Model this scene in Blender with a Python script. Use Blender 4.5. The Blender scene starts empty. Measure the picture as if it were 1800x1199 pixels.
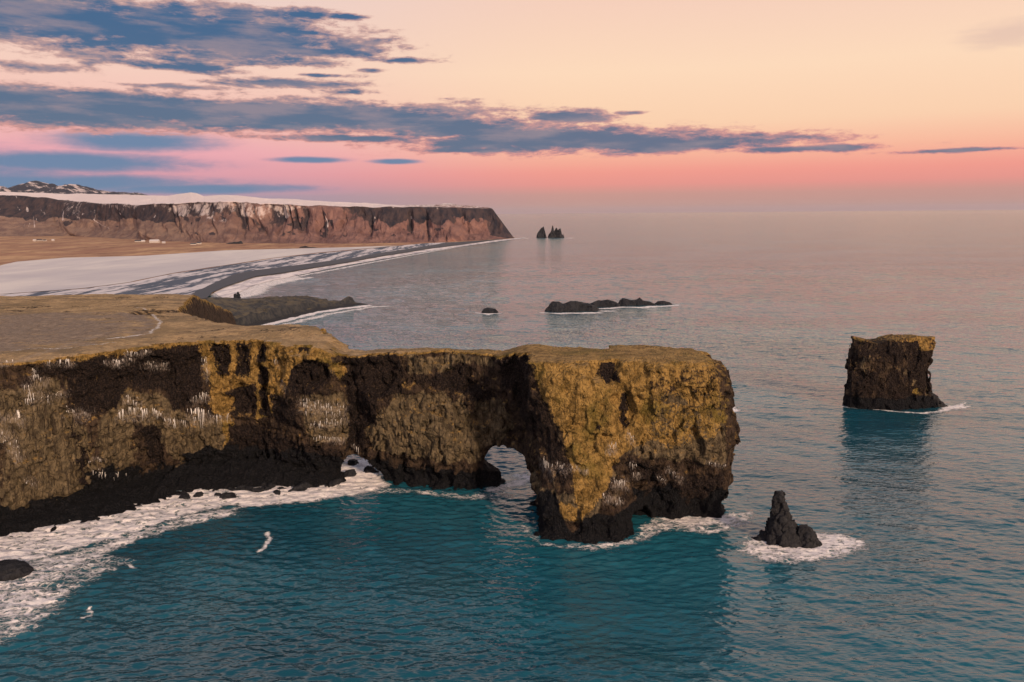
import bpy, math, random
import numpy as np
from mathutils import Matrix, Vector

SC = bpy.context.scene
COL = SC.collection
random.seed(7)
R = math.radians

# ------------------------------------------------------------------ camera
CH, FPX, PITCH, ROLL = 112.0, 1386.0, R(9.24), R(0.48)
_r0 = np.array([1, 0, 0.]); _f0 = np.array([0, math.cos(PITCH), -math.sin(PITCH)]); _u0 = np.array([0, math.sin(PITCH), math.cos(PITCH)])
_up = _u0*math.cos(ROLL)+_r0*math.sin(ROLL); _rt = _r0*math.cos(ROLL)-_u0*math.sin(ROLL)
cam_d = bpy.data.cameras.new("camera"); cam = bpy.data.objects.new("camera", cam_d); COL.objects.link(cam)
cam_d.sensor_width = 36.0; cam_d.lens = 36.0*FPX/1800.0
cam_d.clip_start = 1.0; cam_d.clip_end = 200000.0
M = Matrix.Identity(4)
for i in range(3):
    M[i][0] = _rt[i]; M[i][1] = _up[i]; M[i][2] = -_f0[i]
M[2][3] = CH
cam.matrix_world = M
SC.camera = cam

def ray(x, y): return _f0+(x-900)/FPX*_rt+(599.5-y)/FPX*_up
def P(x, y, z=0.):                      # pixel of the photo -> point at height z
    d = ray(x, y); t = (z-CH)/d[2]; return d*t+np.array([0, 0, CH])
def AY(x, y, Yd):                       # pixel -> point at forward distance Yd
    d = ray(x, y); t = Yd/d[1]; return d*t+np.array([0, 0, CH])
def lin(c): return tuple(((v/255)/12.92 if v <= 10.31 else ((v/255+.055)/1.055)**2.4) for v in c)

# ------------------------------------------------------------------ light
SC.view_settings.view_transform = 'Standard'; SC.view_settings.look = 'None'
SC.view_settings.exposure = 0.0; SC.view_settings.gamma = 1.0
SUN_AZ, SUN_EL = R(148), R(20)          # azimuth clockwise from the view direction (+Y): behind the camera, right
sd = bpy.data.lights.new("sun", 'SUN'); sun = bpy.data.objects.new("sun", sd); COL.objects.link(sun)
sd.energy = 3.9; sd.color = (1.0, .72, .47); sd.angle = R(5)
sdir = Vector((math.sin(SUN_AZ)*math.cos(SUN_EL), math.cos(SUN_AZ)*math.cos(SUN_EL), math.sin(SUN_EL)))
sun.rotation_euler = sdir.to_track_quat('Z', 'Y').to_euler(); sun.location = (150, -150, 200)

class NT:
    """tiny helper for node trees"""
    def __init__(s, tree): s.t = tree; s.n = tree.nodes; s.l = tree.links
    def add(s, typ, **kw):
        n = s.n.new(typ)
        for k, v in kw.items(): setattr(n, k, v)
        return n
    def put(s, sock, v):
        if v is None: return
        if isinstance(v, bpy.types.NodeSocket): s.l.new(v, sock)
        elif isinstance(v, (tuple, list)) and sock.type == 'RGBA' and len(v) == 3: sock.default_value = (*v, 1)
        else: sock.default_value = v
    def math(s, op, a, b=None, c=None, clamp=False):
        n = s.add('ShaderNodeMath', operation=op, use_clamp=clamp)
        for i, v in enumerate((a, b, c)): s.put(n.inputs[i], v)
        return n.outputs[0]
    def vm(s, op, a, b=None, scale=None):
        n = s.add('ShaderNodeVectorMath', operation=op)
        s.put(n.inputs[0], a); s.put(n.inputs[1], b)
        if scale is not None: s.put(n.inputs['Scale'], scale)
        return n.outputs['Value'] if op in ('LENGTH', 'DOT_PRODUCT', 'DISTANCE') else n.outputs[0]
    def ss(s, v, a, b, c=0., d=1., smooth=True):
        n = s.add('ShaderNodeMapRange'); n.interpolation_type = 'SMOOTHSTEP' if smooth else 'LINEAR'; n.clamp = True
        s.put(n.inputs[0], v)
        for i, q in enumerate((a, b, c, d)): s.put(n.inputs[i+1], q)
        return n.outputs[0]
    def mix(s, f, a, b, mode='MIX'):
        n = s.add('ShaderNodeMix', data_type='RGBA', blend_type=mode)
        s.put(n.inputs[0], f); s.put(n.inputs[6], a); s.put(n.inputs[7], b)
        return n.outputs[2]
    def noise(s, vec, scale, detail=4, rough=.55, dist=0., lac=2.):
        n = s.add('ShaderNodeTexNoise'); s.put(n.inputs['Vector'], vec)
        n.inputs['Scale'].default_value = scale; n.inputs['Detail'].default_value = detail
        n.inputs['Roughness'].default_value = rough; n.inputs['Distortion'].default_value = dist; n.inputs['Lacunarity'].default_value = lac
        return n.outputs[0]
    def vor(s, vec, scale, feature='F1', rnd=1., out='Distance'):
        n = s.add('ShaderNodeTexVoronoi', feature=feature); s.put(n.inputs['Vector'], vec)
        n.inputs['Scale'].default_value = scale; n.inputs['Randomness'].default_value = rnd
        return n.outputs[out]
    def ramp(s, v, stops, interp='LINEAR'):
        n = s.add('ShaderNodeValToRGB'); n.color_ramp.interpolation = interp; e = n.color_ramp.elements
        while len(e) < len(stops): e.new(.5)
        for el, (p, c) in zip(e, stops): el.position = p; el.color = (*c, 1)
        s.put(n.inputs[0], v); return n.outputs[0]
    def attr(s, name): return s.add('ShaderNodeAttribute', attribute_name=name).outputs['Fac']
    def map(s, vec, sc=(1, 1, 1), rot=(0, 0, 0), loc=(0, 0, 0)):
        n = s.add('ShaderNodeMapping'); s.put(n.inputs[0], vec); n.inputs[1].default_value = loc
        n.inputs[2].default_value = rot; n.inputs[3].default_value = sc; return n.outputs[0]

W = bpy.data.worlds.new("World"); SC.world = W; W.use_nodes = True
def build_world():
    k = NT(W.node_tree); k.n.clear()
    out = k.add('ShaderNodeOutputWorld'); bg = k.add('ShaderNodeBackground'); k.l.new(bg.outputs[0], out.inputs[0])
    d = k.add('ShaderNodeTexCoord').outputs['Generated']
    sp = k.add('ShaderNodeSeparateXYZ'); k.l.new(d, sp.inputs[0])
    el = k.math('ARCSINE', sp.outputs[2]); az = k.math('ARCTAN2', sp.outputs[0], sp.outputs[1])
    deg = 57.2958
    eld = k.math('MULTIPLY', el, deg); azd = k.math('MULTIPLY', az, deg)
    def st(e): return (e+2)/92.
    # clear dusk sky, right-hand and left-hand profile, by elevation in degrees
    er = k.math('DIVIDE', k.math('ADD', eld, 2.), 92.)
    right = k.ramp(er, [(0, lin((130, 118, 138))), (st(-.1), lin((168, 138, 142))), (st(.5), lin((192, 148, 140))), (st(1.3), lin((204, 150, 140))), (st(1.9), lin((232, 150, 140))), (st(2.8), lin((244, 156, 142))),
                        (st(4.2), lin((250, 186, 158))), (st(6), lin((252, 210, 176))), (st(9.5), lin((254, 219, 188))), (st(14), lin((246, 208, 188))),
                        (st(20), (1.05, .80, .68)), (st(31), (.86, .70, .64)), (st(48), lin((95, 130, 160))), (1, lin((36, 80, 122)))])
    left = k.ramp(er, [(0, lin((130, 125, 150))), (st(.2), lin((150, 140, 160))), (st(1.2), lin((165, 148, 168))), (st(2.6), lin((222, 158, 170))), (st(4.2), lin((238, 172, 180))),
                       (st(6), lin((244, 190, 180))), (st(9.5), lin((246, 208, 192))), (st(14), lin((236, 208, 200))),
                       (st(20), (.96, .76, .68)), (st(31), (.80, .67, .64)), (st(48), lin((95, 130, 160))), (1, lin((36, 80, 122)))])
    sky = k.mix(k.ss(azd, -22, 6), left, right)
    # clouds : soft banks given by direction, broken up by stretched noise
    cv = k.add('ShaderNodeCombineXYZ'); k.l.new(azd, cv.inputs[0]); k.l.new(eld, cv.inputs[1]); v = cv.outputs[0]
    n1 = k.noise(k.map(v, (.10, .55, 1)), 1.6, 7, .62, .25)
    n2 = k.noise(k.map(v, (.35, 1.2, 1), loc=(3, 7, 0)), 1.6, 6, .65, .3)
    nn = k.math('ADD', k.math('MULTIPLY', k.math('SUBTRACT', n1, .5), 2.1), k.math('MULTIPLY', k.math('SUBTRACT', n2, .5), 1.3))
    def banks(lst):
        cur = None
        for cx, cy, rx, ry, w in lst:
            q = ray(cx, cy); a = math.degrees(math.atan2(q[0], q[1])); e = math.degrees(math.atan2(q[2], math.hypot(q[0], q[1])))
            sa, se = math.degrees(rx/FPX), math.degrees(ry/FPX)
            t = k.vm('LENGTH', k.vm('MULTIPLY', k.vm('SUBTRACT', v, (a, e, 0)), (1/sa, 1/se, 0)))
            t = k.math('MULTIPLY_ADD', t, -1., w)
            cur = t if cur is None else k.math('MAXIMUM', cur, t)
        return cur
    m = banks([(60, 28, 260, 48, 1.15), (350, 62, 270, 46, 1.2), (560, 92, 120, 14, .9), (520, 22, 100, 14, .8), (610, 30, 60, 9, .8), (540, 58, 80, 10, .8),
               (700, 106, 95, 9, .8), (655, 123, 40, 6, .7), (60, 120, 190, 20, .50), (330, 118, 160, 15, .78), (500, 146, 190, 13, .8), (300, 152, 190, 9, .6), (620, 162, 110, 9, .75), (560, 132, 90, 6, .7),
               (150, 192, 560, 33, 1.15), (560, 206, 380, 30, 1.12), (820, 225, 230, 36, 1.0), (960, 246, 300, 26, 1.15), (990, 205, 130, 20, .85), (1110, 198, 60, 8, .7), (1180, 254, 270, 17, 1.1), (1390, 262, 200, 8, 1.0), (1690, 264, 150, 5, .9),
               (620, 243, 240, 9, .95), (840, 264, 150, 7, .9)])
    n3 = k.noise(k.map(v, (.9, 2.6, 1), loc=(9, 1, 0)), 1.6, 5, .65, .3)
    nn2 = k.math('MULTIPLY_ADD', k.math('SUBTRACT', n3, .5), .7, nn)
    cl = k.ss(k.math('MULTIPLY_ADD', nn2, .80, m), -.12, .92)
    soft = banks([(240, 248, 190, 24, 1.0), (90, 285, 330, 24, 1.0), (540, 281, 80, 7, 1.1), (695, 284, 55, 6, 1.1), (60, 322, 420, 24, 1.0), (330, 332, 340, 16, .9), (-300, 300, 500, 60, 1.)])
    cs = k.ss(k.math('MULTIPLY_ADD', nn, .28, soft), -.05, .75, 0, .95)
    faint = banks([(1770, 60, 90, 26, 1.0)])
    cf = k.ss(k.math('MULTIPLY_ADD', nn, .5, faint), 0, .8, 0, .3)
    core = k.mix(k.ss(eld, 4, 14), lin((98, 116, 140)), lin((68, 104, 142)))
    core = k.mix(k.ss(azd, -20, 20, 0, .35), core, lin((110, 110, 135)))
    vary = k.noise(k.map(v, (.12, .7, 1), loc=(11, 3, 0)), 1.3, 5, .6)
    core = k.mix(k.ss(vary, .42, .66, 0, .7), core, lin((158, 142, 150)))
    edge = k.mix(k.ss(eld, 3, 9), lin((224, 150, 144)), lin((206, 164, 156)))
    ccol = k.mix(k.ss(cl, .12, .8), edge, core)
    sky = k.mix(k.math('MULTIPLY', cf, 1.), sky, lin((180, 150, 160)))
    sky = k.mix(cs, sky, k.mix(k.ss(cs, .0, .7), lin((214, 155, 170)), lin((96, 132, 166))))
    sky = k.mix(k.ss(cl, 0, .35), sky, ccol)
    # warm glow round the setting sun, which stands behind the camera
    dt = k.vm('DOT_PRODUCT', d, tuple(sdir))
    glow = k.math('MULTIPLY', k.math('POWER', k.math('MAXIMUM', dt, 0.), 6.), .6)
    sky = k.mix(k.math('MINIMUM', glow, 1.), sky, (1.1, .62, .36))
    k.put(bg.inputs[0], sky); bg.inputs[1].default_value = 1.0
build_world()
W.cycles.sampling_method = 'MANUAL'; W.cycles.sample_map_resolution = 1024

# ------------------------------------------------------------------ noise (numpy)
_rng = np.random.default_rng(11)
_T = _rng.random((64, 64, 64), dtype=np.float32)*2-1
def vn(x, y, z=0.):
    x = np.asarray(x, np.float32); y = np.asarray(y, np.float32); z = np.broadcast_to(np.asarray(z, np.float32), x.shape)
    xi = np.floor(x).astype(np.int32); yi = np.floor(y).astype(np.int32); zi = np.floor(z).astype(np.int32)
    fx = x-xi; fy = y-yi; fz = z-zi
    fx = fx*fx*(3-2*fx); fy = fy*fy*(3-2*fy); fz = fz*fz*(3-2*fz)
    x0 = xi & 63; x1 = (xi+1) & 63; y0 = yi & 63; y1 = (yi+1) & 63; z0 = zi & 63; z1 = (zi+1) & 63
    a = _T[x0, y0, z0]*(1-fx)+_T[x1, y0, z0]*fx; b = _T[x0, y1, z0]*(1-fx)+_T[x1, y1, z0]*fx
    c = _T[x0, y0, z1]*(1-fx)+_T[x1, y0, z1]*fx; d = _T[x0, y1, z1]*(1-fx)+_T[x1, y1, z1]*fx
    return (a*(1-fy)+b*fy)*(1-fz)+(c*(1-fy)+d*fy)*fz
def fbm(x, y, z=0., o=4, g=.5):
    s = 0; a = 1.; t = 0
    for i in range(o):
        s = s+a*vn(x*2**i+17.3*i, y*2**i+5.1*i, z*2**i+9.7*i); t += a; a *= g
    return s/t
_J = _rng.random((32, 32, 32, 3), dtype=np.float32); _G = (_rng.random((32, 32, 32, 4), dtype=np.float32)-.5)*2
def facets(x, y, z, size, zs=1.4, tilt=.8):
    """broken-rock relief: every point takes the tilted plane of its nearest joint block"""
    p = [np.asarray(x, np.float32)/size, np.asarray(y, np.float32)/size, np.asarray(z, np.float32)/(size*zs)]
    c = [np.floor(q).astype(np.int32) for q in p]
    best = np.full(p[0].shape, 9., np.float32); val = np.zeros(p[0].shape, np.float32)
    for i in (-1, 0, 1):
        for j in (-1, 0, 1):
            for l in (-1, 0, 1):
                a, b, d = c[0]+i, c[1]+j, c[2]+l; ja = _J[a & 31, b & 31, d & 31]
                ox = a+ja[..., 0]-p[0]; oy = b+ja[..., 1]-p[1]; oz = d+ja[..., 2]-p[2]
                dd = ox*ox+oy*oy+oz*oz; m = dd < best
                if m.any():
                    g = _G[a[m] & 31, b[m] & 31, d[m] & 31]
                    best[m] = dd[m]; val[m] = g[:, 3]*.5-tilt*(g[:, 0]*ox[m]+g[:, 1]*oy[m]+g[:, 2]*oz[m])
    return val
def sstep(a, b, v):
    t = np.clip((v-a)/(b-a), 0, 1); return t*t*(3-2*t)

def poly_sd(px, py, poly):
    """signed distance to a closed polygon, negative inside"""
    poly = np.asarray(poly, np.float64)[:, :2]; n = len(poly)
    d = np.full(px.shape, 1e18); ins = np.zeros(px.shape, bool)
    for i in range(n):
        ax, ay = poly[i]; bx, by = poly[(i+1) % n]
        ex, ey = bx-ax, by-ay; L = ex*ex+ey*ey+1e-12
        t = np.clip(((px-ax)*ex+(py-ay)*ey)/L, 0, 1)
        d = np.minimum(d, (px-ax-t*ex)**2+(py-ay-t*ey)**2)
        c = ((ay > py) != (by > py))
        with np.errstate(divide='ignore', invalid='ignore'):
            xx = ex*(py-ay)/(ey if abs(ey) > 1e-12 else 1e-12)+ax
        ins ^= c & (px < xx)
    d = np.sqrt(d); return np.where(ins, -d, d).astype(np.float32)
def line_d(px, py, pts):
    d = np.full(np.shape(px), 1e18)
    for (ax, ay), (bx, by) in zip(pts[:-1], pts[1:]):
        ex, ey = bx-ax, by-ay; L = ex*ex+ey*ey+1e-12
        t = np.clip(((px-ax)*ex+(py-ay)*ey)/L, 0, 1)
        d = np.minimum(d, (px-ax-t*ex)**2+(py-ay-t*ey)**2)
    return np.sqrt(d)

def mesh_np(name, V, F, smooth=True):
    V = np.asarray(V, np.float32); F = np.asarray(F, np.int32); k = F.shape[1]
    me = bpy.data.meshes.new(name); me.vertices.add(len(V)); me.vertices.foreach_set('co', V.ravel())
    me.loops.add(F.size); me.loops.foreach_set('vertex_index', F.ravel())
    me.polygons.add(len(F)); me.polygons.foreach_set('loop_start', np.arange(0, F.size, k, dtype=np.int32))
    me.polygons.foreach_set('use_smooth', np.full(len(F), smooth))
    me.update(calc_edges=True); me.validate(); return me
def setattr_f(me, name, vals):
    a = me.attributes.new(name, 'FLOAT', 'POINT'); a.data.foreach_set('value', np.asarray(vals, np.float32))
def link(name, me, mat, parent=None):
    o = bpy.data.objects.new(name, me); COL.objects.link(o)
    if mat: me.materials.append(mat)
    if parent: o.parent = parent
    return o
def tag(o, label=None, cat=None, group=None, kind=None):
    if label: o['label'] = label
    if cat: o['category'] = cat
    if group: o['group'] = group
    if kind: o['kind'] = kind
    return o

def surface_nets(f, org, h):
    nx, ny, nz = f.shape; s = f < 0
    act = np.zeros((nx-1, ny-1, nz-1), np.int8)
    for i in (0, 1):
        for j in (0, 1):
            for l in (0, 1): act += s[i:nx-1+i, j:ny-1+j, l:nz-1+l]
    ci, cj, ck = np.nonzero((act > 0) & (act < 8))
    idx = np.full(act.shape, -1, np.int32); idx[ci, cj, ck] = np.arange(len(ci), dtype=np.int32)
    cor = {}
    for i in (0, 1):
        for j in (0, 1):
            for l in (0, 1): cor[i, j, l] = f[ci+i, cj+j, ck+l]
    acc = np.zeros((len(ci), 3), np.float32); cnt = np.zeros(len(ci), np.float32)
    for ax in range(3):
        for p in (0, 1):
            for q in (0, 1):
                a = [p, q]; a.insert(ax, 0); b = [p, q]; b.insert(ax, 1)
                va, vb = cor[tuple(a)], cor[tuple(b)]; m = (va < 0) != (vb < 0)
                t = np.where(m, va/np.where(m, va-vb, 1), 0)
                pt = np.zeros((len(ci), 3), np.float32); pt[:, :] = a; pt[:, ax] += t
                acc += pt*m[:, None]; cnt += m
    V = np.stack([ci, cj, ck], 1)+acc/cnt[:, None]
    V = V*h+np.asarray(org, np.float32)
    Fs = []
    for ax in range(3):
        a = [slice(1, -1)]*3; b = [slice(1, -1)]*3
        a[ax] = slice(0, f.shape[ax]-1); b[ax] = slice(1, f.shape[ax])
        sa, sb = s[tuple(a)], s[tuple(b)]
        e = np.nonzero(sa != sb); o = [1, 1, 1]; o[ax] = 0
        I = [e[0]+o[0], e[1]+o[1], e[2]+o[2]]; u, w = [(1, 2), (2, 0), (0, 1)][ax]
        def c(du, dw):
            J = [I[0].copy(), I[1].copy(), I[2].copy()]; J[u] -= du; J[w] -= dw; return idx[J[0], J[1], J[2]]
        q = np.stack([c(1, 1), c(0, 1), c(0, 0), c(1, 0)], 1)
        flip = ~sa[e]
        q[flip] = q[flip][:, ::-1]
        Fs.append(q)
    F = np.concatenate(Fs); F = F[(F >= 0).all(1)]
    return V, F

# ------------------------------------------------------------------ materials
def new_mat(name):
    m = bpy.data.materials.new(name); m.use_nodes = True; k = NT(m.node_tree); k.n.clear()
    out = k.add('ShaderNodeOutputMaterial'); b = k.add('ShaderNodeBsdfPrincipled'); k.l.new(b.outputs[0], out.inputs[0])
    k.bsdf = b; k.out = out; k.pos = k.add('ShaderNodeNewGeometry').outputs['Position']; return m, k
def bump(k, h, dist, strength=1., normal=None):
    n = k.add('ShaderNodeBump'); n.inputs['Distance'].default_value = dist; n.inputs['Strength'].default_value = strength
    k.put(n.inputs['Height'], h); k.put(n.inputs['Normal'], normal); return n.outputs[0]

def cliff_material():
    m, k = new_mat("cliff_rock"); p = k.pos
    g = k.attr('grass'); dk = k.attr('dark'); tan = k.attr('tan'); snow = k.attr('snow'); grv = k.attr('gravel'); wet = k.attr('wet')
    sp = k.add('ShaderNodeSeparateXYZ'); k.l.new(p, sp.inputs[0]); z = sp.outputs[2]
    nrm = k.add('ShaderNodeNewGeometry').outputs['Normal']; ns = k.add('ShaderNodeSeparateXYZ'); k.l.new(nrm, ns.inputs[0])
    n_big = k.noise(p, .06, 5, .6); n_mid = k.noise(p, .35, 6, .65); n_fine = k.noise(p, 1.6, 6, .7)
    streak = k.noise(k.map(p, (1, 1, .12)), .8, 6, .65, .2); strata = k.noise(k.map(p, (.10, .10, 1.3)), .8, 5, .6, .4)
    rock = k.mix(k.ss(n_mid, .35, .65), (.016, .012, .012), (.075, .052, .040))
    rock = k.mix(k.ss(streak, .48, .70, 0, .75), rock, (.13, .088, .055))
    rock = k.mix(k.ss(strata, .52, .66, 0, .5), rock, (.045, .030, .030))
    rock = k.mix(k.ss(n_fine, .55, .7, 0, .6), rock, (.15, .105, .075))
    tn = k.mix(k.ss(n_mid, .3, .7), (.085, .068, .046), (.24, .185, .118))
    tn = k.mix(k.ss(streak, .47, .62, 0, .85), tn, (.045, .034, .026))
    tn = k.mix(k.ss(n_fine, .56, .68, 0, .8), tn, (.035, .026, .022))
    colm = k.math('MULTIPLY', k.math('SUBTRACT', k.noise(k.map(p, (1, 1, .14)), .22, 4, .6), .5), 2.4)
    rock = k.mix(k.ss(k.math('ADD', k.math('ADD', tan, colm), k.math('MULTIPLY', k.math('SUBTRACT', n_mid, .5), 1.3)), .3, .62), rock, tn)
    gr = k.mix(k.ss(n_mid, .36, .62), (.14, .088, .028), (.42, .265, .092))
    gr = k.mix(k.ss(n_fine, .5, .72, 0, .7), gr, (.50, .345, .15))
    gr = k.mix(k.ss(n_big, .5, .68, 0, .6), gr, (.15, .125, .030))
    gr = k.mix(k.ss(k.noise(p, 1.1, 7, .74), .53, .63, 0, .8), gr, (.045, .034, .018))
    gm = k.ss(k.math('ADD', k.math('ADD', g, k.math('MULTIPLY', k.math('SUBTRACT', k.noise(p, .16, 5, .6), .5), .9)), k.math('MULTIPLY', k.math('SUBTRACT', k.noise(p, .7, 7, .72), .5), 1.9)), .36, .56)
    fl = k.math('MULTIPLY', k.math('MULTIPLY', k.ss(ns.outputs[2], .75, .95), k.ss(z, 50, 54)), k.ss(sp.outputs[0], 0, -70, .25, 1.))
    turf = k.mix(k.ss(n_mid, .35, .65), (.42, .295, .175), (.62, .44, .26)); turf = k.mix(k.ss(n_big, .42, .62, 0, .7), turf, (.28, .205, .12)); turf = k.mix(k.ss(k.noise(k.map(p, (.25, 1, 1), rot=(0, 0, .35)), .11, 6, .65), .50, .62, 0, .75), turf, (.22, .170, .115)); turf = k.mix(k.ss(n_fine, .54, .66, 0, .6), turf, (.13, .095, .05))
    gr = k.mix(fl, gr, turf)
    # ledges facing the sky hold turf
    led = k.math('MULTIPLY', k.ss(ns.outputs[2], .35, .75), k.ss(z, 12, 22))
    gm = k.math('MAXIMUM', gm, k.math('MULTIPLY', led, k.ss(n_mid, .42, .62, 0, .75)))
    col = k.mix(gm, rock, gr)
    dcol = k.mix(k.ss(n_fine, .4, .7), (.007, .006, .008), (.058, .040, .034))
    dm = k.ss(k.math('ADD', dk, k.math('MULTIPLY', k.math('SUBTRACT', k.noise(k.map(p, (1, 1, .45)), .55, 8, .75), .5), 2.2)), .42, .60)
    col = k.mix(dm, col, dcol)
    gv = k.mix(k.ss(n_mid, .3, .7), (.24, .185, .155), (.36, .29, .24))
    col = k.mix(k.ss(k.math('ADD', grv, k.math('MULTIPLY', k.math('SUBTRACT', k.noise(k.map(p, (.4, 1, 1)), .12, 6, .65), .5), 1.3)), .35, .65), col, gv)
    wm = k.math('ADD', wet, k.math('MULTIPLY', k.math('SUBTRACT', n_mid, .5), .9))
    wm = k.ss(wm, .35, .6)
    col = k.mix(wm, col, k.mix(k.ss(n_fine, .35, .7), (.003, .005, .009), (.020, .019, .023)))
    pst = k.noise(k.map(p, (1, 1, .16)), 3.0, 5, .7); pal = k.ss(k.math('ADD', k.math('MULTIPLY', k.attr('pale'), .46), pst), .88, 1.06)
    col = k.mix(k.math('MULTIPLY', pal, .5), col, (.46, .40, .38))
    sn = k.ss(k.math('ADD', snow, k.math('MULTIPLY', k.math('SUBTRACT', k.noise(k.map(p, (.5, 1, 1)), 1.1, 6, .7), .5), 1.6)), .5, .62)
    col = k.mix(sn, col, (.74, .70, .72))
    k.put(k.bsdf.inputs['Base Color'], col)
    k.bsdf.inputs['Roughness'].default_value = .9; k.bsdf.inputs['Specular IOR Level'].default_value = .12
    cr = k.vor(k.vm('ADD', k.map(p, (1, 1, .6)), k.vm('SCALE', k.add('ShaderNodeTexNoise').outputs[1], None, .6)), .55, 'DISTANCE_TO_EDGE')
    h = k.math('ADD', k.math('MULTIPLY', n_fine, .5), k.math('MULTIPLY', streak, .7))
    h = k.math('ADD', h, k.math('MULTIPLY', k.noise(p, 5., 4, .7), .18))
    h = k.math('ADD', h, k.math('MULTIPLY', k.ss(cr, 0, .2), .25))
    k.put(k.bsdf.inputs['Normal'], bump(k, h, 2.0, 1.))
    return m
MAT_CLIFF = cliff_material()

def dark_rock_material(name, c1, c2, scale=.5, top=None):
    m, k = new_mat(name); p = k.pos
    n1 = k.noise(p, scale, 7, .7); n2 = k.noise(k.map(p, (1, 1, .3)), scale*2.2, 6, .7)
    col = k.mix(k.ss(n1, .38, .66), c1, c2)
    if top:
        ns = k.add('ShaderNodeSeparateXYZ'); k.l.new(k.add('ShaderNodeNewGeometry').outputs['Normal'], ns.inputs[0])
        col = k.mix(k.math('MULTIPLY', k.ss(ns.outputs[2], .3, .8), k.ss(n1, .4, .55)), col, top)
    k.put(k.bsdf.inputs['Base Color'], col)
    k.put(k.bsdf.inputs['Roughness'], k.ss(n2, .3, .7, .5, .95)); k.bsdf.inputs['Specular IOR Level'].default_value = .3
    k.put(k.bsdf.inputs['Normal'], bump(k, k.math('ADD', n1, n2), .5/scale, .7))
    return m
MAT_WETROCK = dark_rock_material("wet_basalt", (.004, .005, .009), (.020, .021, .028), .9)
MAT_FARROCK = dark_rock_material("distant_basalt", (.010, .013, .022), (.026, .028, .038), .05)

# ------------------------------------------------------------------ the headland and the rock arch (one implicit body, cut in two)
h = .56
X0, X1, Y0, Y1, Z0, Z1 = -246., 92., 236., 352., -3.5, 68.
gx = np.arange(X0, X1, h, dtype=np.float32); gy = np.arange(Y0, Y1, h, dtype=np.float32); gz = np.arange(Z0, Z1, h, dtype=np.float32)
back = [(-66, 333), (-76, 338), (-84, 345), (-104, 360), (-125, 376), (-147, 391), (-182, 428), (-204, 500), (-229, 600), (-264, 740), (-290, 800), (-420, 820), (-640, 760), (-600, 100), (-330, 130)]
L60 = [(-250, 215), (-215, 247), (-197, 266), (-184, 278), (-171, 291), (-157, 306), (-147, 319), (-131, 327), (-120, 328), (-107, 325), (-98, 320), (-90, 311), (-78, 307), (-73, 309), (-67, 313), (-60, 314), (-50, 314), (-36, 313), (-22, 312), (-10, 306),
       (0, 298), (5, 290), (5, 273), (10, 267), (24, 265), (46, 266), (55, 265), (70, 266), (75, 272), (77, 283), (76, 296), (60, 301), (40, 302), (20, 303), (6, 314), (-10, 323), (-22, 325), (-44, 326), (-60, 327)]+back
L30 = [(-254, 212), (-218, 244), (-199, 264), (-186, 277), (-174, 290), (-160, 305), (-150, 318), (-134, 326), (-121, 329), (-108, 327), (-98, 320), (-90, 311), (-80, 309), (-74, 312), (-67, 316), (-60, 312), (-50, 309), (-36, 307), (-22, 308), (-8, 308),
       (4, 302), (8, 290), (8, 272), (11, 265), (18, 261), (30, 261), (44, 265), (60, 266), (76, 268), (82, 274), (84, 285), (80, 300), (62, 306), (40, 307), (20, 308), (8, 318), (-10, 327), (-22, 328), (-44, 330), (-60, 331)]+back
L0 = [(-254, 208), (-222, 240), (-203, 260), (-189, 275), (-176, 290), (-166, 308), (-156, 322), (-140, 332), (-125, 336), (-107, 334), (-92, 326), (-82, 323), (-74, 324), (-67, 324), (-56, 320), (-48, 317), (-36, 313), (-24, 310), (-12, 311), (-5, 316),
      (6, 305), (8, 286), (7.5, 272), (9, 262), (14, 257.5), (25, 255), (37, 257), (43, 264), (48, 277), (53, 279), (58, 278), (66, 280), (77, 277), (80, 283), (81, 296), (78, 306), (62, 312), (40, 313), (22, 313), (10, 320), (-8, 328), (-22, 331), (-44, 333), (-60, 334)]+back
SHELF = [(-215, 236), tuple(P(-60, 960)[:2]), tuple(P(0, 943)[:2]), tuple(P(90, 932)[:2]), tuple(P(170, 916)[:2]), tuple(P(220, 898)[:2]), tuple(P(285, 878)[:2]), (-133, 306), (-112, 314), (-95, 315), (-82, 314), (-73, 319), (-72, 330), (-100, 345), (-160, 345), (-195, 290), (-240, 250), (-225, 225)]
GX, GY = np.meshgrid(gx, gy, indexing='ij')
D60, D30, D0, DS = (poly_sd(GX, GY, q) for q in (L60, L30, L0, SHELF))
def top_height(x, y):
    """turf surface height of headland, ridge and end block"""
    y = np.asarray(y); fall = np.clip(y-520, 0, 300)*.17+1.5*sstep(500, 560, y)*fbm(x/30, y/30, 1.7, 3)
    t = 60-fall+1.6*fbm(x/60+3, y/60, 2.2, 3)+1.1*fbm(x/9, y/9, 5.5, 4)+.55*np.abs(fbm(x/3.2, y/3.2, 8.5, 2))
    ridge = sstep(-80, -68, x)*(1-sstep(-8, 8, x))
    t = t-4.6*ridge
    t = t+1.4*np.exp(-((x+34)/22)**2)*sstep(330, 318, y)-1.2*np.exp(-((x-74)/6)**2)
    t = t+.9*np.exp(-((x-48)/22)**2)
    t = t+3.*sstep(-170, -110, x)*(1-sstep(-88, -74, x))*sstep(330, 345, y)*(1-sstep(350, 380, y))
    return t
TOP = top_height(GX, GY)
def hole_poly(pts, Yd):
    return [(AY(a, b, Yd)[0], AY(a, b, Yd)[2]) for a, b in pts]
H1 = hole_poly([(600, 822), (600, 812), (612, 802), (628, 800), (646, 811), (668, 836), (696, 862), (700, 900), (590, 900)], 320)
H2 = hole_poly([(849, 826), (850, 810), (860, 794), (880, 783), (905, 784), (922, 796), (934, 815), (942, 840), (950, 905), (866, 905), (880, 852), (879, 843), (866, 834)], 311)
k1 = -.195; k2 = .0
f = np.empty((len(gx), len(gy), len(gz)), np.float32)
zz = gz[None, None, :]
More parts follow.
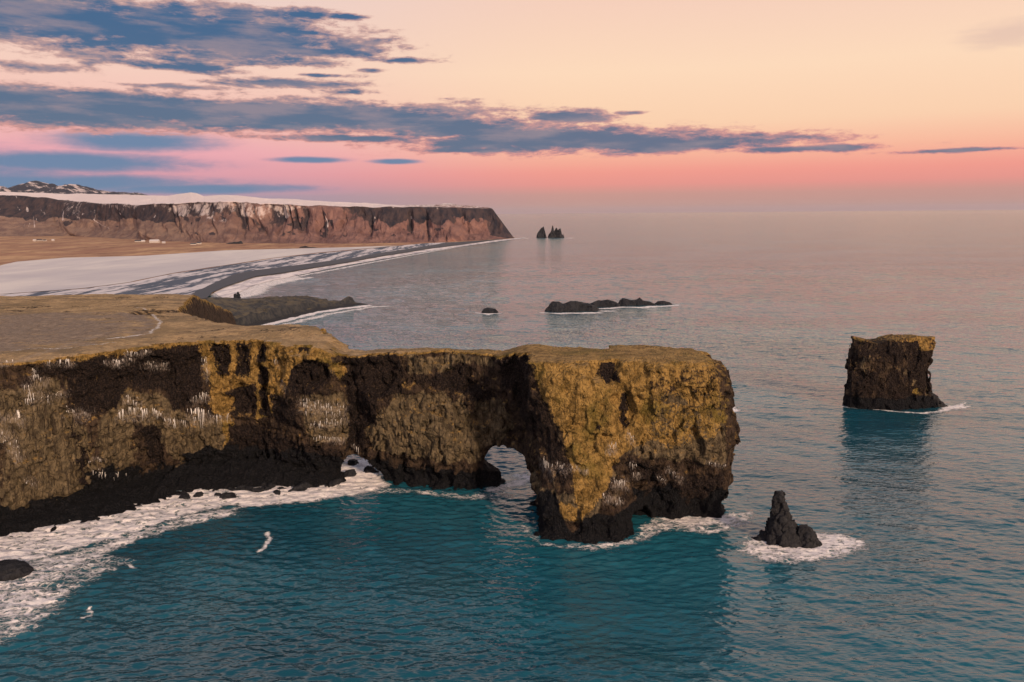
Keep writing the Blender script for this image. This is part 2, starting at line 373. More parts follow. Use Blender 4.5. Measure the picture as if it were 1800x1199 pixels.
t_lo = np.clip(gz/30, 0, 1); t_hi = np.clip((gz-30)/30, 0, 1)
for iz, z in enumerate(gz):
    d = D0*(1-t_lo[iz])+D30*t_lo[iz] if z < 30 else D30*(1-t_hi[iz])+D60*t_hi[iz]
    f[:, :, iz] = d
# noise only in a band about the walls
bi, bj, bk = np.nonzero(np.abs(f) < 7.)
bx = gx[bi]; by = gy[bj]; bz = gz[bk]
blk = sstep(-2, 10, bx)                       # the end block is smoother turf, the walls are fluted
amp = 1-.35*blk
nz_ = amp*(2.3*fbm(bx/14, by/14, bz/26, 2)+1.5*(1-2*np.abs(fbm(bx/6+9, by/6, bz/17, 3)))*1.0-0.6)
nz_ += .9*fbm(bx/4.2, by/4.2, bz/4.2+3, 3)+1.1*(1-3*np.abs(fbm(bx/2.6+40, by/2.6, bz/4.6, 3)))*amp+(.6-.3*blk)*vn(bx/1.2, by/1.2, bz/1.5)
led = fbm(bx/22+4, by/22, bz/3.0, 2); nz_ += 1.3*led*amp
nz_ += 1.6*blk*np.abs(fbm(bx/8+2, by/8+7, bz/8, 3))
fw = .8*vn(bx/3, by/3, bz/3)
nz_ += (1.9-.3*blk)*facets(bx+fw, by+fw, bz, 6., 1.5)+(1.1-.65*blk)*facets(bx+50, by-fw, bz+fw, 2.6, 1.5)
cell = vn(np.floor(bx/3.4+.6*vn(bx/5, bz/5, 1.)), np.floor(by/6.), np.floor(bz/5.2+.7*vn(bx/4, bz/7, 6.))); nz_ += .5*cell*amp
g_ = lambda cx, cz, rx, rz: np.clip(1.15-np.sqrt(((bx-cx+2.*vn(bx/4, bz/4, 3.))/rx)**2+((bz-cz+2.*vn(bx/4, bz/4, 8.))/rz)**2), 0, .5)*2
RECESS = []
def rec(px, py, rx, ry, depth, Yd):
    a = AY(px, py, Yd); s = Yd/FPX; RECESS.append((a[0], a[2], rx*s, ry*s, depth))
for q in [(380, 632, 20, 30, 3.2, 327), (423, 634, 16, 34, 3.4, 326), (458, 622, 11, 20, 2.6, 323), (460, 668, 12, 28, 2.6, 323), (418, 706, 30, 30, 4., 326), (462, 712, 12, 28, 3., 323),
          (265, 655, 85, 30, 2.4, 312), (150, 690, 50, 45, 2.2, 302), (250, 790, 22, 45, 3., 318), (130, 800, 12, 70, 2.5, 296), (525, 612, 16, 12, 3., 312), (555, 655, 24, 32, 4.5, 311), (608, 700, 22, 90, 3., 316), (675, 660, 40, 26, 3.2, 313), (640, 730, 20, 34, 4, 315),
          (810, 670, 34, 26, 3., 310), (905, 655, 22, 28, 1., 304), (850, 720, 24, 30, 1., 308),
          (1072, 655, 22, 24, 5.5, 266), (1098, 715, 16, 46, 3., 264), (1050, 748, 7, 7, 2., 263), (1130, 840, 40, 26, 3., 268), (1124, 908, 20, 15, 6., 276), (1190, 690, 10, 60, 1.2, 266), (1215, 800, 14, 60, 2., 270)]: rec(*q)
for cx, cz, rx, rz, dep in RECESS: nz_ += dep*g_(cx, cz, rx, rz)*(by < 342)
# wave-cut undercut near the waterline
nz_ += 2.2*np.exp(-((bz-3.5)/3.)**2)*(1-.3*blk)-1.2*np.exp(-((bz+1)/2.)**2)
f[bi, bj, bk] += nz_
TL = TOP[:, :, None]
rnd = 1.2
topd = (zz-TL)*.9
# rounded rim: smooth maximum of wall and top
kk = (1.1+6.5*sstep(4, 18, GX)*sstep(300, 284, GY)).astype(np.float32)[:, :, None]
hh = np.maximum(kk-np.abs(f-topd), 0)/kk
f = np.maximum(f, topd)+hh*hh*kk*.25
# sea tunnels under the arch
for (poly, ks, yr, ya, yb, xc) in ((H1, k1, 320, 296, 352, None), (H2, k2, 311, 292, 346, None)):
    q = np.array(poly); xa, xb = q[:, 0].min()-14, q[:, 0].max()+14
    ix = np.nonzero((gx > xa) & (gx < xb))[0]; iy = np.nonzero((gy > ya) & (gy < yb))[0]
    SX = gx[ix][:, None, None]; SY = gy[iy][None, :, None]; SZ = gz[None, None, :]
    U = np.broadcast_to(SX-ks*(SY-yr), (len(ix), len(iy), len(gz))).ravel(); Vv = np.broadcast_to(SZ, (len(ix), len(iy), len(gz))).ravel()
    XX = np.broadcast_to(SX, (len(ix), len(iy), len(gz))).ravel(); YY = np.broadcast_to(SY, (len(ix), len(iy), len(gz))).ravel()
    near = np.abs(poly_sd(U, Vv, poly)) if False else poly_sd(U, Vv, poly)
    near = near+.9*fbm(XX/5, YY/5, Vv/5, 3)+.4*vn(XX/1.5, YY/1.5, Vv/1.5)
    end = np.maximum(ya+1-YY, YY-yb+1)*.5
    near = np.maximum(near, end).reshape(len(ix), len(iy), len(gz))
    near = np.maximum(near, -60)
    sub = f[ix[0]:ix[-1]+1, iy[0]:iy[-1]+1]; np.maximum(sub, -near, out=sub)
# bouldery shelf at the foot of the left cliff
sh = np.clip(-DS*.42, -4, 7.)
rough = 1.6*facets(GX, GY, GX*0, 5.)+1.2*facets(GX+9, GY, GX*0, 2.2)+1.*fbm(GX/7, GY/7, 1., 3)+1.5*(np.abs(vn(GX/3.2, GY/3.2, 4.))-.3)+.7*(np.abs(vn(GX/1.6, GY/1.6, 7.))-.3)
mound = 4.*np.exp(-(((GX+108)/34)**2+((GY-326)/11)**2))
SH = np.where(DS < 6, sh*.62+rough*sstep(4, -4, DS)+mound*sstep(2, -4, DS)-.4, -8.)
SH = np.where(GX < -146, np.minimum(SH, 1.3+.6*rough+.05*np.clip(-DS, 0, 30)), SH)
np.minimum(f, (zz-SH[:, :, None])*.7, out=f)
# keep the volume closed at the cut planes
f[:, -1] = 5; f[0] = 5; f[:, 0] = 5; f[-1] = 5; f[:, :, 0] = 5
V, F = surface_nets(f, (gx[0], gy[0], gz[0]), h)
del f

# ---- colour masks on the facade, in world x / z
FACADE = [(-260, 205), (-184, 278), (-157, 306), (-147, 319), (-131, 327), (-107, 326), (-98, 320), (-90, 311), (-78, 309), (-60, 315), (-22, 310), (-5, 306), (5, 290), (6, 267), (40, 262), (76, 267), (90, 290)]
_fx = np.array([a for a, b in FACADE], float); _fy = np.array([b for a, b in FACADE], float)
def fac(px, py):
    y = 300.
    for _ in range(8): y = .5*y+.5*np.interp(AY(px, py, y)[0], _fx, _fy)
    a = AY(px, py, y); return a[0], a[2]
def region(x, z, pts, soft=2.):
    wx = x+1.5*fbm(x/5, z/5, 1.5, 3); wz = z+1.5*fbm(x/5+30, z/5, 4.5, 3)
    return sstep(soft, -soft, poly_sd(wx, wz, [fac(*q) for q in pts]))
DARK = [[(362, 606), (400, 604), (400, 660), (385, 666), (366, 640)], [(407, 604), (438, 602), (440, 668), (408, 664)], [(448, 605), (468, 604), (468, 640), (448, 642)], [(448, 645), (470, 645), (474, 690), (450, 680)],  # recess shade painted into the rock colour, along with patches of dark basalt
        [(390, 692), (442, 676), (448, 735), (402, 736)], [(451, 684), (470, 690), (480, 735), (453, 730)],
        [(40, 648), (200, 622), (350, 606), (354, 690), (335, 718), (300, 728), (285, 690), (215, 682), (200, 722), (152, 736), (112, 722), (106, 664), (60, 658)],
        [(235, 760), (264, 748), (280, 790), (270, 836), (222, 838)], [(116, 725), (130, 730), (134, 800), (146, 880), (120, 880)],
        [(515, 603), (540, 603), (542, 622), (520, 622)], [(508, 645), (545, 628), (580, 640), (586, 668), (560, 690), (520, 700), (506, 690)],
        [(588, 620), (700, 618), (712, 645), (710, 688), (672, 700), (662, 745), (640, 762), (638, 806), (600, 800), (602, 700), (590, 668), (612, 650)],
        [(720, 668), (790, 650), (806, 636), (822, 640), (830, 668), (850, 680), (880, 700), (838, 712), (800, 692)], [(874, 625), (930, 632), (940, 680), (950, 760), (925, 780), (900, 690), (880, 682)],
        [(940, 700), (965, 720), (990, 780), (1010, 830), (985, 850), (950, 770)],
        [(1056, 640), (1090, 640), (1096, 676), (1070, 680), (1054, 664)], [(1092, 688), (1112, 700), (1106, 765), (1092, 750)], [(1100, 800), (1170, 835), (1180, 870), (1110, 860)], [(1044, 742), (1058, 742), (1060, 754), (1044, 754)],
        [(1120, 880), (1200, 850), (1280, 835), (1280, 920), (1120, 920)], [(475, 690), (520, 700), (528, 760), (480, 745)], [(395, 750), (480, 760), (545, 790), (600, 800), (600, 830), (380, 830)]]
GRASS_LIT = [[(348, 600), (450, 598), (520, 600), (578, 604), (582, 640), (560, 640), (520, 640), (500, 690), (490, 720), (448, 740), (448, 676), (400, 690), (392, 760), (368, 720), (366, 670), (352, 640)],  # turf, with the wall's sunlit orange patches put into the colour too
         [(385, 735), (402, 735), (404, 822), (388, 822)], [(145, 655), (185, 650), (185, 672), (150, 675)], [(60, 625), (350, 602), (350, 614), (60, 640)],
         [(575, 640), (598, 640), (620, 678), (596, 672)],
         [(934, 632), (1000, 636), (1262, 630), (1276, 700), (1282, 760), (1200, 790), (1140, 780), (1090, 800), (1070, 830), (1060, 860), (1020, 900), (1000, 820), (990, 760), (955, 700)],
         [(968, 870), (1010, 880), (1015, 905), (970, 900)]]
TAN = [[(0, 690), (100, 660), (112, 730), (150, 760), (150, 900), (0, 930)], [(190, 690), (275, 695), (330, 735), (350, 740), (395, 740), (392, 815), (300, 830), (230, 740), (195, 850), (150, 870), (165, 770)],
       [(528, 690), (600, 700), (604, 770), (600, 785), (540, 780)], [(545, 625), (600, 640), (622, 680), (566, 660)], [(640, 758), (700, 690), (780, 690), (850, 740), (846, 812), (760, 806), (650, 790)],
       [(830, 700), (880, 700), (900, 760), (880, 785), (850, 790)], [(720, 630), (860, 630), (870, 645), (800, 640), (790, 655), (720, 655)], [(940, 860), (1060, 860), (1040, 910), (950, 900)], [(1080, 690), (1270, 690), (1280, 820), (1090, 800)]]
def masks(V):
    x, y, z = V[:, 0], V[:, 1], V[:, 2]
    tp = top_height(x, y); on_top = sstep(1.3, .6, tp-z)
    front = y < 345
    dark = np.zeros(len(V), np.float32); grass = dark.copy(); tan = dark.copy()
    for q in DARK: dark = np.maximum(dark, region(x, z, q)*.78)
    for q in GRASS_LIT: grass = np.maximum(grass, region(x, z, q))
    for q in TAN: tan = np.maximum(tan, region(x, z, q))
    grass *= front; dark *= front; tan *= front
    # right part of the block: turf broken by rock
    rb = sstep(42, 50, x)*(z < 58)
    grass = grass*(1-.42*rb)-.0
    grass = np.where(grass > .5, grass-.18*(fbm(x/7, y/7, z/7+40, 4) > .12), grass)
    dark = np.where(x < -150, dark*1., dark)
    grass = np.maximum(grass, on_top*(.9-.5*sstep(.1, .5, fbm(x/12, y/5, 31., 4)))); dark *= 1-on_top; tan = np.maximum(tan*(1-on_top), 0.4*on_top)
    wl = 8.8+13.*fbm(x/11, y/11, z/20, 5)-3.5*sstep(-120, -160, x)+1.5*sstep(0, 20, x)
    wet = sstep(1.5, -1.5, (z-wl)/2.)
    shelf = (poly_sd(x, y, SHELF) < 1) & (z < np.where(x < -142, 4.5, 11.5)+2.5*fbm(x/6, y/6, 1., 3)) & (poly_sd(x, y, L0) > -3); wet = np.where(shelf, 1, wet)
    # gravel plateau, snow and trodden paths
    grav = np.zeros(len(V), np.float32); snow = grav.copy()
    t = on_top > .01
    if t.any():
        xt, yt = x[t]+3*fbm(x[t]/20, y[t]/20, 8., 3), y[t]+3*fbm(x[t]/20, y[t]/20, 12., 3)
        def tpoly(pts): return [tuple(P(a, b, 60)[:2]) for a, b in pts]
        g1 = sstep(32, -26, poly_sd(xt, yt, tpoly([(-200, 560), (60, 548), (180, 552), (262, 560), (270, 585), (200, 598), (60, 618), (-200, 640)])))*.66
        g1 = np.maximum(g1, sstep(6, -6, poly_sd(xt, yt, tpoly([(190, 556), (262, 548), (282, 572), (270, 592), (200, 600), (240, 575)])))*.6)
        grav[t] = g1
        s1 = np.zeros(t.sum())
        for pts, wd, am in (([(243, 541), (262, 546), (268, 556), (282, 568), (278, 578), (262, 588), (232, 592), (190, 596)], 1.5, .72), ([(430, 602), (455, 600), (495, 601)], 1., .60), ([(20, 615), (90, 612), (160, 606), (205, 602)], .8, .62),
                            ([(170, 613), (230, 612), (300, 606)], .8, .5), ([(0, 600), (80, 590), (170, 585)], .6, .35), ([(260, 543), (200, 541), (140, 543)], .9, .3)):
            ln = tpoly(pts); s1 = np.maximum(s1, am*np.exp(-(line_d(x[t]+1.*vn(x[t]/6, y[t]/6, 2.), y[t]+1.*vn(x[t]/6, y[t]/6, 5.), ln)/wd)**2))
        snow[t] = s1
    grav *= on_top; snow *= on_top
    return dict(grass=grass, dark=dark, tan=tan, wet=wet, gravel=grav, snow=snow)

# plateau behind the cliff edge: a turf sheet that drops to the sea round its rim
px_ = np.concatenate([np.arange(-560, -300, 4.), np.arange(-300, -64, 1.25)]); py_ = np.concatenate([np.arange(346., 420, 1.25), np.arange(420, 840, 2.4)])
PX, PY = np.meshgrid(px_, py_, indexing='ij')
rimd = poly_sd(PX, PY, L60)
PZ = top_height(PX, PY)+.02
PZ = PZ+2.*sstep(480, 560, PY)*fbm(PX/34, PY/20, 3., 3)+1.5*np.exp(-(((PX+268)/50)**2+((PY-545)/22)**2))
PZ = PZ-6*np.exp(-(((PX+196)/9)**2+((PY-430)/10)**2))
PZ = np.where(rimd > -2, PZ*(1-sstep(-2, 7, rimd+1.5*fbm(PX/8, PY/8, 1., 3)))-4*sstep(2, 9, rimd), PZ)
PV = np.stack([PX, PY, PZ], -1).reshape(-1, 3); na, nb = PX.shape
ii = (np.arange(na-1)[:, None]*nb+np.arange(nb-1)[None]).ravel(); PF = np.stack([ii, ii+nb, ii+nb+1, ii+1], 1)
keep = (rimd.ravel()[PF] < 12).any(1); PF = PF[keep]

cx = V[F].mean(1); cut = -63.5+1.5*np.sin(cx[:, 2]/4)+.8*np.sin(cx[:, 2]/1.7)-.12*(cx[:, 1]-315)
isarch = cx[:, 0] > cut
def submesh(V, F):
    u, inv = np.unique(F, return_inverse=True); return V[u], inv.reshape(F.shape)
Va, Fa = submesh(V, F[isarch]); Vh, Fh = submesh(V, F[~isarch])
Vh = np.concatenate([Vh, PV]); Fh = np.concatenate([Fh, PF+len(Vh)-len(PV)])
Vh, Fh = submesh(Vh, Fh)
# ------------------------------------------------------------------ icicles on the cliff
def icicle_mesh(spots, mesh_v):
    Vs, Fs = [], []; n = 0
    mv = mesh_v[mesh_v[:, 1] < 345]
    ixs = np.floor(mv[:, 0]).astype(int); izs = np.floor(mv[:, 2]).astype(int)
    key = (ixs+300)*100+izs; order = np.lexsort((mv[:, 1], key)); ks = key[order]
    first = np.unique(ks, return_index=True); front = dict(zip(first[0].tolist(), mv[order[first[1]]].tolist()))
    for x, z, L, w in spots:
        q = front.get((int(math.floor(x))+300)*100+int(math.floor(z)))
        if not q: continue
        y = q[1]-.12; a0 = random.random()*6
        m = 5
        for lev, (rr, dz) in enumerate(((w*.8, 0), (w, -.2*L), (w*.6, -.6*L), (.02, -L))):
            for i in range(m):
                a = a0+i*2*math.pi/m; Vs.append((x+rr*math.cos(a)+.05*lev*math.sin(a0), y+rr*math.sin(a)-.04*lev, z+dz))
        for lev in range(3):
            for i in range(m):
                j = (i+1) % m; Fs.append((n+lev*m+j, n+lev*m+i, n+(lev+1)*m+i, n+(lev+1)*m+j))
        n += 4*m
    return mesh_np("icicles", Vs, Fs)
spots = []; STAIN = []
ICE_SEGS = []
def ice(px0, py0, px1, py1, n, L, spread=.8, w=.13):
    ICE_SEGS.append((px0, py0, px1, py1, spread, L))
    spread *= .4; n = int(n*.8); w *= .8
    for _ in range(n):
        t = random.random(); a, b = fac(px0+(px1-px0)*t, py0+(py1-py0)*t)
        spots.append((a+random.gauss(0, .5), b+random.gauss(0, spread), L*random.choice((.35, .5, .7, .9, 1.3))*random.uniform(.8, 1.2), w*random.uniform(.4, .95)))
ice(58, 648, 72, 665, 16, 2.6, 1.2); ice(52, 672, 66, 700, 14, 1.8, 2); ice(45, 700, 70, 696, 10, 1.6, 1); ice(85, 634, 132, 630, 26, 1.9, .5); ice(0, 636, 22, 632, 14, 1.2, .4)
ice(195, 633, 212, 632, 10, 2.4, .4); ice(220, 618, 260, 615, 16, 1.6, .4); ice(186, 634, 230, 630, 10, 1.2, .4); ice(244, 640, 284, 642, 14, 1.8, .6)
ice(25, 722, 36, 730, 14, 2.6, 1.2, .17); ice(0, 730, 30, 735, 8, 1.2, 1.5); ice(110, 722, 145, 728, 9, 1.8, 1.5); ice(0, 752, 28, 800, 16, 1.3, 2.5)
ice(205, 722, 262, 722, 46, 3.2, 1., .15); ice(262, 722, 292, 728, 20, 2.4, .8); ice(290, 735, 322, 742, 22, 2.6, .8, .15); ice(328, 722, 364, 720, 44, 5.2, 1.2, .17); ice(336, 700, 362, 690, 20, 2.6, 1.5)
ice(368, 730, 398, 732, 16, 2.4, .8); ice(352, 630, 364, 655, 14, 2.6, 1.2); ice(216, 700, 240, 705, 12, 2., 1.2); ice(72, 700, 106, 690, 10, 1.2, 1.2)
ice(530, 705, 600, 720, 60, 1.8, 3.2, .13); ice(545, 745, 600, 740, 30, 1.6, 2., .12); ice(550, 773, 598, 778, 30, 1.3, .8, .11); ice(614, 788, 622, 792, 5, 2., .5); ice(494, 668, 500, 672, 5, 2.4, .5); ice(482, 628, 486, 634, 4, 2.2, .6)
ice(150, 812, 165, 815, 10, 1., .5); ice(145, 842, 190, 852, 24, 1.4, 2.); ice(45, 848, 50, 856, 6, 1.1, 2)
ice(956, 808, 968, 812, 9, 3.2, 1.5, .12); ice(980, 808, 990, 814, 6, 1.8, 1.); ice(1068, 778, 1080, 782, 9, 2.4, .7, .12); ice(1105, 762, 1115, 775, 8, 1.4, 1.2); ice(1075, 838, 1102, 846, 22, 2.2, 1.2, .12); ice(1062, 862, 1090, 876, 12, 1.4, 1.5)
ice(1112, 812, 1118, 818, 5, 1.6, .8); ice(1160, 846, 1176, 852, 8, 1., .8); ice(1118, 838, 1130, 842, 4, 1.8, .5); ice(1250, 816, 1280, 822, 8, 1., .6); ice(1180, 830, 1205, 850, 8, 1., 1.2); ice(1000, 812, 1030, 818, 6, 1.1, .6)
for a0, b0, a1, b1, sp_, L_ in ICE_SEGS:
    p0, p1 = fac(a0, b0), fac(a1, b1); STAIN.append((p0, p1, sp_, L_))
def stain(x, z):
    o = np.zeros(len(x), np.float32)
    for p0, p1, sp_, L_ in STAIN:
        zc = z+L_*.9; d_ = line_d(x, zc*.6, [(p0[0], p0[1]*.6), (p1[0]+.01, p1[1]*.6)]); o = np.maximum(o, np.exp(-(d_/(.9+.9*sp_+.45*L_))**2))
    return o
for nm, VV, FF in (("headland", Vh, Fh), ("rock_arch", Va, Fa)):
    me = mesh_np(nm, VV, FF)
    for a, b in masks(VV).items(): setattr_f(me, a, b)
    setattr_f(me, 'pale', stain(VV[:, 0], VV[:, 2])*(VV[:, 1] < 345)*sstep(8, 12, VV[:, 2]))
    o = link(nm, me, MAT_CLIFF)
    if nm == "headland": tag(o, kind='structure')
    else: tag(o, "huge grass-topped rock arch with two sea tunnels reaching out from headland", "rock arch")

m, k = new_mat("ice"); k.bsdf.inputs['Base Color'].default_value = (.80, .78, .80, 1); k.bsdf.inputs['Roughness'].default_value = .35
o = link("icicles", icicle_mesh(spots, V), m); tag(o, "white icicles hanging in rows and clusters from the cliff walls", "icicles", kind='stuff')

# ------------------------------------------------------------------ generic rocks from stacked outlines
def rock_body(levels, vox, amp=1., seed=0., ztop=None, rough=1., fine=1.):
    """levels = [(z, polygon)] ; returns mesh arrays"""
    allp = np.array([q for _, pl in levels for q in pl]); zs = [z for z, _ in levels]
    pad = 3*vox+2.5*amp
    x = np.arange(allp[:, 0].min()-pad, allp[:, 0].max()+pad, vox, dtype=np.float32); y = np.arange(allp[:, 1].min()-pad, allp[:, 1].max()+pad, vox, dtype=np.float32)
    z = np.arange(min(zs)-3*vox-1., max(zs)+pad, vox, dtype=np.float32)
    XX, YY = np.meshgrid(x, y, indexing='ij'); D = [poly_sd(XX, YY, pl) for _, pl in levels]
    f = np.empty((len(x), len(y), len(z)), np.float32)
    for i, zv in enumerate(z):
        j = int(np.clip(np.searchsorted(zs, zv)-1, 0, len(zs)-2)); t = np.clip((zv-zs[j])/(zs[j+1]-zs[j]), 0, 1)
        f[:, :, i] = D[j]*(1-t)+D[j+1]*t
    X3, Y3, Z3 = XX[:, :, None]+seed, YY[:, :, None], z[None, None, :]
    X3, Y3, Z3 = (np.broadcast_to(a, f.shape) for a in (X3, Y3, Z3))
    s = amp
    f += s*(.8*fbm(X3/(7*s), Y3/(7*s), Z3/(11*s), 3)*rough+.7*(1-2*np.abs(fbm(X3/(4*s)+5, Y3/(4*s), Z3/(9*s), 3)))*rough-.3+1.5*rough*facets(X3, Y3, Z3, 4.2*s, 1.5)+.8*fine*facets(X3+9, Y3, Z3, 1.9*s, 1.4)+.3*fine*vn(X3/(1.3*s), Y3/(1.3*s), Z3/(1.6*s)))
    tp = max(zs) if ztop is None else ztop(XX)[:, :, None]
    td = (z[None, None, :]-tp+.9*s*fbm(XX/(5*s)+seed, YY/(5*s), 2., 3)[:, :, None])
    f = np.maximum(f, td)
    f[0] = 5; f[-1] = 5; f[:, 0] = 5; f[:, -1] = 5; f[:, :, 0] = 5; f[:, :, -1] = 5
    return surface_nets(f, (x[0], y[0], z[0]), vox)
def ell(cx, cy, rx, ry, n=14, rot=0., seed=0):
    rr = random.Random(seed); o = []
    for i in range(n):
        a = i*2*math.pi/n; r = rr.uniform(.82, 1.15); u, w = rx*r*math.cos(a), ry*r*math.sin(a)
        o.append((cx+u*math.cos(rot)-w*math.sin(rot), cy+u*math.sin(rot)+w*math.cos(rot)))
    return o
def rock(name, levels, vox, mat, label=None, cat=None, group=None, **kw):
    V_, F_ = rock_body(levels, vox, **kw); me = mesh_np(name, V_, F_); o = link(name, me, mat)
    if label: tag(o, label, cat, group)
    return o, V_

# square stack on the right
def stack_levels(Yf, rows, depth):
    out = []
    for z, xl, xr, yo in rows:
        w = xr-xl
        out.append((z, [(xl, Yf+yo+3), (xl+w*.12, Yf+yo), (xl+w*.4, Yf+yo-1.5), (xl+w*.7, Yf+yo-1), (xr-w*.06, Yf+yo+1), (xr, Yf+yo+6), (xr-1, Yf+depth-6), (xr-w*.2, Yf+depth), (xl+w*.3, Yf+depth+1), (xl+2, Yf+depth-4)]))
    return out
rows = [(-2, 191.5, 248, -2), (0, 192, 246, -1), (5, 193, 242, 0), (10, 193.5, 238.5, 0), (20, 193.5, 239.5, .5), (28, 194, 241, 1), (32, 194.6, 242, 2), (36, 195.2, 242, 3), (41, 195.8, 241.5, 4)]
ms = stack_levels(437, rows, 19)
V_, F_ = rock_body(ms, .5, amp=1.25, seed=70., ztop=lambda x: 39.6-2.3*np.exp(-((x-208)/7)**2)+.6*sstep(214, 222, x))
me = mesh_np("sea_stack", V_, F_)
x, y, z = V_.T
gr = np.maximum(sstep(36.5, 38.5, z+1.5*fbm(x/5, y/5, z/5, 3))*.5, .55*np.exp(-(((x-229)/6)**2+((z-10)/6)**2))); gr = np.maximum(gr, .5*np.exp(-(((x-229)/4)**2+((z-24)/7)**2))); gr = np.maximum(gr, sstep(10, 18, x-214)*sstep(28, 34, z)*.55)
setattr_f(me, 'grass', gr); setattr_f(me, 'dark', np.clip(.60+.7*fbm(x/6, y/6, z/8, 4), 0, 1)*(gr < .5)); setattr_f(me, 'tan', np.clip(.12+.5*fbm(x/6+5, y/6, z/10, 3), 0, 1)); setattr_f(me, 'wet', sstep(1, -1, (z-7-3*fbm(x/9, y/9, 0, 2))/2))
for a in ('snow', 'gravel'): setattr_f(me, a, np.zeros(len(V_)))
o = link("sea_stack", me, MAT_CLIFF); tag(o, "square flat-topped dark rock stack standing alone in sea right of arch", "sea stack")
stack_v = V_
# its small buttress at the waterline
rock("sea_rock", [(-2, ell(246, 444, 7, 5, seed=3)), (0, ell(245.5, 444, 6, 4.5, seed=3)), (5, ell(242, 444, 4, 4, seed=4)), (9, ell(239, 444, 2.5, 3, seed=5))], .4, MAT_WETROCK, "low black rock leaning against right foot of square stack", "rock", amp=.5, seed=5.)

# pointed rock ringed by surf
def sil(yv, rows, asp=.8):
    out = []
    for py, a, b in rows:
        A = AY(a, py, yv); B = AY(b, py, yv); out.append((A[2], ell((A[0]+B[0])/2, yv+6, (B[0]-A[0])/2, (B[0]-A[0])/2*asp, seed=int(py))))
    return sorted(out, key=lambda q: q[0])
rock("spire_rock", sil(250, [(978, 1347, 1424), (966, 1349, 1422), (950, 1353, 1415), (935, 1357, 1409), (920, 1361, 1402), (908, 1365, 1396), (898, 1368, 1392), (888, 1370, 1389), (876, 1374, 1386)]), .32, MAT_WETROCK,
     "black pointed rock ringed by white surf right of arch", "rock", amp=.8, seed=63., rough=1.0)
a = P(1345, 950)[:2]; rock("sea_rock", [(-2, ell(a[0]+1, a[1], 3.6, 2, seed=9)), (0, ell(a[0]+.4, a[1]+1, 4.4, 2.4, seed=9)), (3., ell(a[0]+1.5, a[1]+1, 2.2, 1.5, seed=9))], .28, MAT_WETROCK, "small low rock at left foot of the pointed surf rock", "rock", amp=.35, seed=11.)
a = P(1416, 958)[:2]; rock("sea_rock", [(-2, ell(a[0], a[1], 4, 3, seed=19)), (0, ell(a[0]+.6, a[1], 4.8, 3.4, seed=19)), (4.2, ell(a[0]+.2, a[1]+.4, 3.2, 2.4, seed=20)), (6.6, ell(a[0]-.5, a[1]+1, 1.6, 1.4, seed=21))], .28, MAT_WETROCK, "hunched black rock at right foot of the pointed surf rock", "rock", amp=.4, seed=15.)

# toe of the middle pillar of the arch
a = P(862, 850)[:2]; rock("sea_rock", [(-2, ell(a[0], a[1]+3, 6.5, 5, seed=2)), (0, ell(a[0], a[1]+3, 6, 5, seed=2)), (5, ell(a[0]-2, a[1]+3, 3.5, 3.5, seed=4)), (8.5, ell(a[0]-3.2, a[1]+3, 1.6, 2, seed=5))], .4, MAT_WETROCK, "dark pointed rock at foot of the arch's middle pillar", "rock", amp=.5, seed=44.)

# boulder at left edge of the picture
a = P(8, 1016)[:2]; rock("boulder", [(-2, ell(a[0], a[1]+2, 7.4, 5, seed=12)), (1, ell(a[0], a[1]+2, 7.2, 5, seed=12)), (3, ell(a[0]-.6, a[1]+2.3, 6, 4, seed=12)), (4.2, ell(a[0]-1, a[1]+2.5, 3.5, 2.4, seed=12))], .3, MAT_WETROCK, "big smooth rounded boulder in surf at far left", "boulder", amp=.3, seed=2., rough=.5)
# boulders in the surf along the cliff foot
def boulder_mesh(seed):
    r = random.Random(seed)
    V_, F_ = rock_body([(-.7, ell(0, 0, 1., .85, 9, seed=seed)), (.1, ell(0, 0, 1.05, .9, 9, seed=seed+1)), (.65, ell(.05, 0, .55, .45, 8, seed=seed+2))], .16, amp=.18, seed=seed*3.1, fine=1.5)
    return mesh_np("boulder", V_, F_)
protos = [boulder_mesh(s) for s in (3, 8, 14, 21)]
for b_ in protos: b_.materials.append(MAT_WETROCK)
BL = [(398, 878, 3.4, "large black boulder in foam below the cliff's icicle rows"), (382, 872, 1.6, "small black rock left of the large boulder in foam"), (528, 862, 4.6, "broad flat black boulder in surf left of first tunnel"), (612, 838, 3.6, "black rock in white water inside the first tunnel"),
      (620, 818, 3.8, "upper black rock seen through the first tunnel"), (588, 852, 2.6, "black rock at mouth of the first tunnel"), (650, 832, 3.4, "low rock under right wall of first tunnel"), (486, 868, 2.2, "low black rock in surf left of the broad flat boulder"), (470, 862, 1.8, "small rock amid foam midway along cliff foot")]
def put_boulder(px, py, s, i):
    o = bpy.data.objects.new("boulder", protos[i % 4]); COL.objects.link(o); a = P(px, py)
    o.location = (a[0], a[1]+s*.5, 0); o.rotation_euler = (0, 0, random.random()*6); o.scale = (s*random.uniform(.85, 1.2), s*.75, s*random.uniform(.8, 1.15)); return o
for i, (bx_, by_, s, lb) in enumerate(BL): tag(put_boulder(bx_, by_, s, i), lb, "boulder", "black boulders in the surf")
edge_line = [(285, 882), (340, 872), (400, 866), (450, 862), (520, 858), (560, 856), (600, 846)]
for i in range(46):
    t = random.random()*(len(edge_line)-1); j = int(t); fx = t-j
    bx_ = edge_line[j][0]*(1-fx)+edge_line[j+1][0]*fx; by_ = edge_line[j][1]*(1-fx)+edge_line[j+1][1]*fx+random.uniform(-9, 3)
    o = put_boulder(bx_, by_, random.choice((.8, 1.1, 1.4, 1.9, 2.4)), i); tag(o, "dark wet boulder in the tumbled band along cliff foot", "boulder", "boulders tumbled along the cliff foot")

